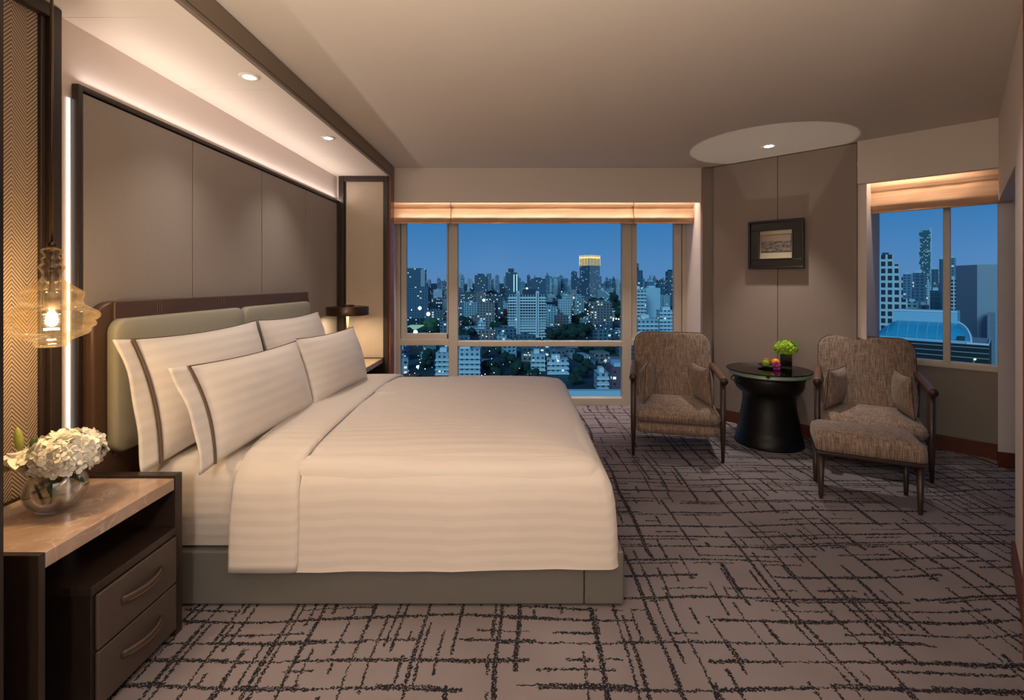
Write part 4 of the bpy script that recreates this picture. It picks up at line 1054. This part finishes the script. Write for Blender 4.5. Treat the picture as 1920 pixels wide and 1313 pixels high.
# low city fabric
cnt = 0; tries = 0
while cnt < 290 and tries < 20000:
    tries += 1
    py_ = 534+ (rnd.random()**1.25)*185
    d = F*61.35/(py_-PY); px_ = rnd.uniform(742, 1275)
    w_ = rnd.uniform(8, 20)*(1+d/1800)*(.7 if d < 450 else 1); dp_ = rnd.uniform(7, 14)*(1+d/2500); h_ = rnd.choice([6, 7, 9, 12, 16, 24, 30])*rnd.uniform(.9, 1.4)*(1 if d > 600 else .5)
    if not free(X(px_, d), d, math.hypot(w_, dp_)/2): continue
    OCC.append((X(px_, d), d, math.hypot(w_, dp_)/2))
    m_ = rnd.choice(['facade_low', 'facade_low', 'facade_low_dark', 'facade_pale', 'facade_warm', 'facade_low_dark'] + (['roof_teal', 'roof_red', 'concrete'] if h_ < 9 else []))
    b = B(); b.box(-w_/2, w_/2, -dp_/2, dp_/2, 0, h_)
    if h_ > 9: b.box(-w_*.2, w_*.15, -dp_*.2, dp_*.3, h_, h_+2.5)
    o = b.build('low_building', m_); o.location = (X(px_, d), d, GZ); o.rotation_euler = (0, 0, rnd.uniform(-.35, .35)); cnt += 1
    band = 'near the skyline' if py_ < 560 else ('in the middle distance' if py_ < 620 else 'close below the hotel')
    lb = '%s low building %s, %s' % (NAMEC[m_], band, third(px_))
    tag(o, lb, 'building', lb + ' (several)')
# the city goes on to both sides of what the windows frame
side_city = B((0, 800, GZ))
for i in range(150):
    py_ = 536+(rnd.random()**1.3)*150; d = F*61.35/(py_-PY); px_ = rnd.choice([rnd.uniform(520, 725), rnd.uniform(1295, 1600)])
    w_ = rnd.uniform(9, 22)*(1+d/1800); dp_ = rnd.uniform(8, 15)*(1+d/2500); h_ = rnd.choice([7, 9, 14, 20, 30])*rnd.uniform(.9, 1.4)
    if not free(X(px_, d), d, math.hypot(w_, dp_)/2): continue
    OCC.append((X(px_, d), d, math.hypot(w_, dp_)/2)); side_city.box(X(px_, d)-w_/2, X(px_, d)+w_/2, d-dp_/2, d+dp_/2, GZ, GZ+h_)
o = side_city.build('city_blocks', 'facade_low_dark'); stuff(o); tag(o, 'mass of small city blocks spreading out to both sides beyond the windows', 'buildings')
# sports pitch and lamps
o = B((X(777, 640), 640, GZ)).box(X(758, 640), X(787, 640), 610, 680, GZ, GZ+.3).build('sports_pitch', 'pitch_glow'); tag(o, 'floodlit pale green sports pitch in the left pane', 'sports pitch')  # surface glows by itself: the floodlighting is put into its material
def lampball(px_, py_, d, r_, mat, name='street_light', lbl=None, grp=None):
    if not lbl:
        lbl = 'tiny %s street light %s, %s' % ('cyan' if 'cyan' in mat else 'white', 'near the skyline' if py_ < 560 else ('in the middle distance' if py_ < 620 else 'close below the hotel'), third(px_)); grp = lbl + ' (several)'
    if not free(X(px_, d), d, r_+.3): return
    o = B((X(px_, d), d, Z(py_, d))).ball((X(px_, d), d, Z(py_, d)), r_, 1).build(name, mat)
    tag(o, lbl, 'light', grp); return o
def flood(px_, py_, d, r_, mat, lbl):
    x = X(px_, d); z = Z(py_, d)
    t_ = thing('floodlight', lbl, 'light', (x, d, GZ)); B().tube([(0, .5, 0), (0, .5, z-GZ)], .3, 6).build('mast', 'concrete', t_); B().ball((0, 0, z-GZ), r_, 2).build('lamp_head', mat, t_)
flood(787, 578, 700, 2.4, 'white_light', 'bright white floodlight on a mast in the left pane'); flood(803, 589, 560, 2.2, 'white_light', 'bright floodlight just above the lit tree in the left pane')
flood(779, 623, 470, 2.0, 'white_light', 'bright floodlight at the bottom of the left pane')
for k, (px_, py_) in enumerate(((907, 563), (915, 563), (925, 561))): flood(px_, py_, 985, 2.8, 'cyan_light', ('left', 'middle', 'right')[k]+' one of three cyan work lights over the construction site')
flood(1020, 560, 900, 2.2, 'cyan_light', 'cyan work light right of the apartment slab') if False else None
flood(988, 541, 1240, 2.6, 'cyan_light', 'cyan light on top of the apartment slab skyline'); flood(783, 688, 330, 1.0, 'cyan_light', 'cyan floodlight in the lower left pane')
for i in range(16):
    t_ = i/15; px_ = 1088+t_*72; py_ = 576+t_*22+4*math.sin(t_*3); d = F*56/(py_-PY)
    lampball(px_, py_, d, .0016*d, 'amber_light', lbl='amber street light in the line along the avenue', grp='amber avenue lights')
    if i % 2: lampball(px_-10, py_+2, d*.99, .0012*d, 'amber_light', lbl='amber street light in the line along the avenue', grp='amber avenue lights')
for i in range(340):
    py_ = 536+(rnd.random()**1.3)*175; px_ = rnd.uniform(745, 1272); d = F*rnd.uniform(44, 56)/(py_-PY)
    lampball(px_, py_, d, (.0004+.0006*rnd.random()**2)*d, rnd.choice(['white_light', 'cyan_light', 'cyan_light']))
for (px_, py_) in ((785, 672), (788, 680), (797, 692), (793, 670), (905, 629), (912, 631), (923, 627), (880, 634)):
    d = F*54/(py_-PY); lampball(px_, py_, d, .0011*d, 'amber_light', lbl='warm orange street light among the low buildings', grp='orange city lights')
lampball(1080, 712, 262, .9, 'green_light', lbl='green light glowing among the trees beyond the bed corner', grp='green light')

# -- right window: everything there faces the hotel, turned to the line of sight
def rtower(lbl, px0, px1, pyt, d, mat, dep=None, name='tower_block', cap=None, zb=GZ-10, rz=-40, cat='building'):
    th = math.atan(((px0+px1)/2-PX)/F); w_ = (px1-px0)*d*math.cos(th)/F; dep = dep or w_
    t_ = thing(name, lbl, cat, (X((px0+px1)/2, d)+dep/2*math.sin(th), d+dep/2*math.cos(th), zb), -th)
    hh_ = Z(pyt, d)-zb
    B().box(-w_/2, w_/2, -dep/2, dep/2, 0, hh_).build('walls', mat, t_)
    if cap != 0: B().box(-w_*.28, w_*.2, -dep*.3, dep*.3, hh_, hh_+(cap or min(hh_*.04, 4))).build('roof_plant', 'bld_pale', t_)
    return t_, w_, dep, hh_
t_, w_, dp, hh_ = rtower('white gridded tower with stepped top in the right window', 1628, 1675, 478, 300, 'facade_white_grid_large', 30, name='stepped_tower', cap=0)
px1m = w_/47.0
for a_, c_, pyt in ((47, 56, 496), (56, 64, 520), (64, 72, 560)):
    B().box(-w_/2+a_*px1m, -w_/2+c_*px1m, -dp/2, dp/2, 0, Z(pyt, 300)-GZ+10).build('tower_step', 'facade_white_grid_large', t_)
B().box(w_*.05, w_*.32, -dp*.3, dp*.1, hh_, hh_+1.6).build('roof_plant', 'bld_dark', t_)
t_, w_, dp, hh_ = rtower('tallest skyscraper with jagged lit edge in the right window', 1726, 1744, 432, 1500, 'facade_pixel', 28, name='skyscraper', cap=0, zb=GZ)
rn2 = random.Random(3); k1 = w_/18.0
for k in range(22):
    a_ = rn2.choice([-3, -1.5, 0]); c_ = rn2.choice([0, .8, 1.6]); z1_ = hh_-6-k*7.6
    B().box(-w_/2+a_*k1, w_/2+c_*k1*.6, -dp/2-2, dp/2+1, z1_-7.4, z1_).build('jagged_floors', 'facade_pixel', t_)
B().box(w_/2, w_/2+3.2*k1, -dp/2, dp/2, 0, hh_+7).build('glass_edge', 'bld_pale', t_)
for px0, px1, pyt, dd, m_, l_ in ((1693, 1710, 514, 620, 'facade_tower', 'pale blue tower just right of the stepped tower'), (1711, 1736, 512, 540, 'facade_tower_dark', 'banded tower in front of the tallest skyscraper'), (1737, 1744, 528, 640, 'facade_pale', 'white striped tower right of the banded tower'),
    (1746, 1760, 505, 900, 'facade_tower_dark', 'dark tower between the skyscraper and the window mullion'), (1749, 1757, 533, 740, 'facade_warm', 'small block with orange roof near the mullion'), (1744, 1766, 545, 420, 'facade_glass', 'dark glass block low beside the mullion'),
    (1761, 1775, 486, 760, 'facade_tower_dark', 'dark tower half behind the mullion'), (1777, 1792, 484, 660, 'facade_tower', 'tall tower with rounded crown right of the mullion'), (1782, 1793, 524, 440, 'facade_white_grid', 'white gridded block right of the mullion'), (1700, 1722, 566, 400, 'facade_low', 'low pale block above the vaulted roof'), (1722, 1742, 572, 360, 'facade_low_dark', 'low dark block just above the vaulted roof')):
    rtower(l_, px0, px1, pyt, dd, m_)
# huge plain block
t_ = thing('glass_office_block', 'huge plain blue-grey office block filling the right side of the right window', 'building', (X(1840, 290), 290, GZ-10))
off = (X(1840, 290), 290, GZ-10)
B(off).prism([(X(1792, 305), 305), (X(1832, 285), 285), (X(1960, 262), 262), (X(1960, 262)+60, 330), (X(1794, 370), 370)], GZ-10, Z(497, 290)).build('curtain_wall', 'facade_far_glass', t_)
B(off).prism([(X(1851, 272), 272), (X(1866, 268), 268), (X(1866, 276), 276), (X(1851, 279), 279)], GZ-10, Z(586, 270)).build('service_shaft', 'facade_far_glass', t_)
# vaulted hall: u along its front, v away from the hotel
L0 = Vector((148.0, 200.0)); uu = Vector((.70, -.715)).normalized(); vv = Vector((.715, .70)).normalized()
VO = (158.0, 190.0, GZ-10)
t_ = thing('vaulted_hall', 'low hall with blue glass barrel vault roof on a dark banded block', 'building', VO)
zr = -21.6
def hp(s_, v_, z): q_ = L0+uu*s_+vv*v_; return (q_.x, q_.y, z)
def hbox(s0, s1, v0, v1, z0, z1, name, mat):
    bb = B(VO); bb.prism([hp(s0, v0, 0)[:2], hp(s1, v0, 0)[:2], hp(s1, v1, 0)[:2], hp(s0, v1, 0)[:2]], z0, z1); return bb.build(name, mat, t_)
NS = 26; secs = []
for q_ in range(NS+1):
    s_ = -2+31.0*q_/NS
    k = 1.0
    if s_ < 6: k = max(.05, (s_+2)/8)
    if s_ > 23: k = math.sqrt(max(0.0, 1-((s_-23)/6.0)**2))
    k = max(k, .03)
    secs.append([hp(s_, 12-12*math.cos(R(a_)), zr+7.2*k*math.sin(R(a_))) for a_ in range(0, 181, 12)])
B(VO).rings(secs).build('barrel_vault', 'vault_glass', t_, smooth=True)
B(VO).tube([hp(23+6.1*math.sin(R(a_)), 1.5+10*math.cos(R(a_)), zr+7.4*math.cos(R(a_))) for a_ in range(-8, 91, 7)], .35, 8).build('arch_rim', 'bld_white', t_, smooth=True)
for k in range(0, 24, 3):
    B(VO).tube([hp(k+1.5 if k else 4, 12-12.05*math.cos(R(a_)), zr+7.25*(1 if k > 5 else .75)*math.sin(R(a_))) for a_ in range(0, 91, 10)], .09, 5).build('glazing_rib', 'vault_trim', t_)
hbox(5.2, 25, 8, 22, zr+4, zr+11.2, 'roof_house', 'vault_trim')
hbox(5.2, 25, 7.8, 8, zr+10.8, zr+11.4, 'roof_edge', 'bld_white')
hbox(-6, 34, -2, 30, GZ-10, zr-.25, 'banded_block', 'facade_bands')
hbox(-6, 29, -1.6, -.2, zr-.25, zr+.8, 'eaves_gutter', 'vault_trim')
hbox(28, 34, -2, -1.8, zr-.25, zr+.45, 'roof_railing', 'bld_white'); hbox(33.8, 34, -1.8, 22, zr-.25, zr+.45, 'roof_railing', 'bld_white')
hbox(25.5, 27.5, -1, 1, zr, zr+2.4, 'roof_machine', 'bld_dark')
flood(1828, 674, 170, .35, 'green_light', 'small green light on the dark block in the right window')
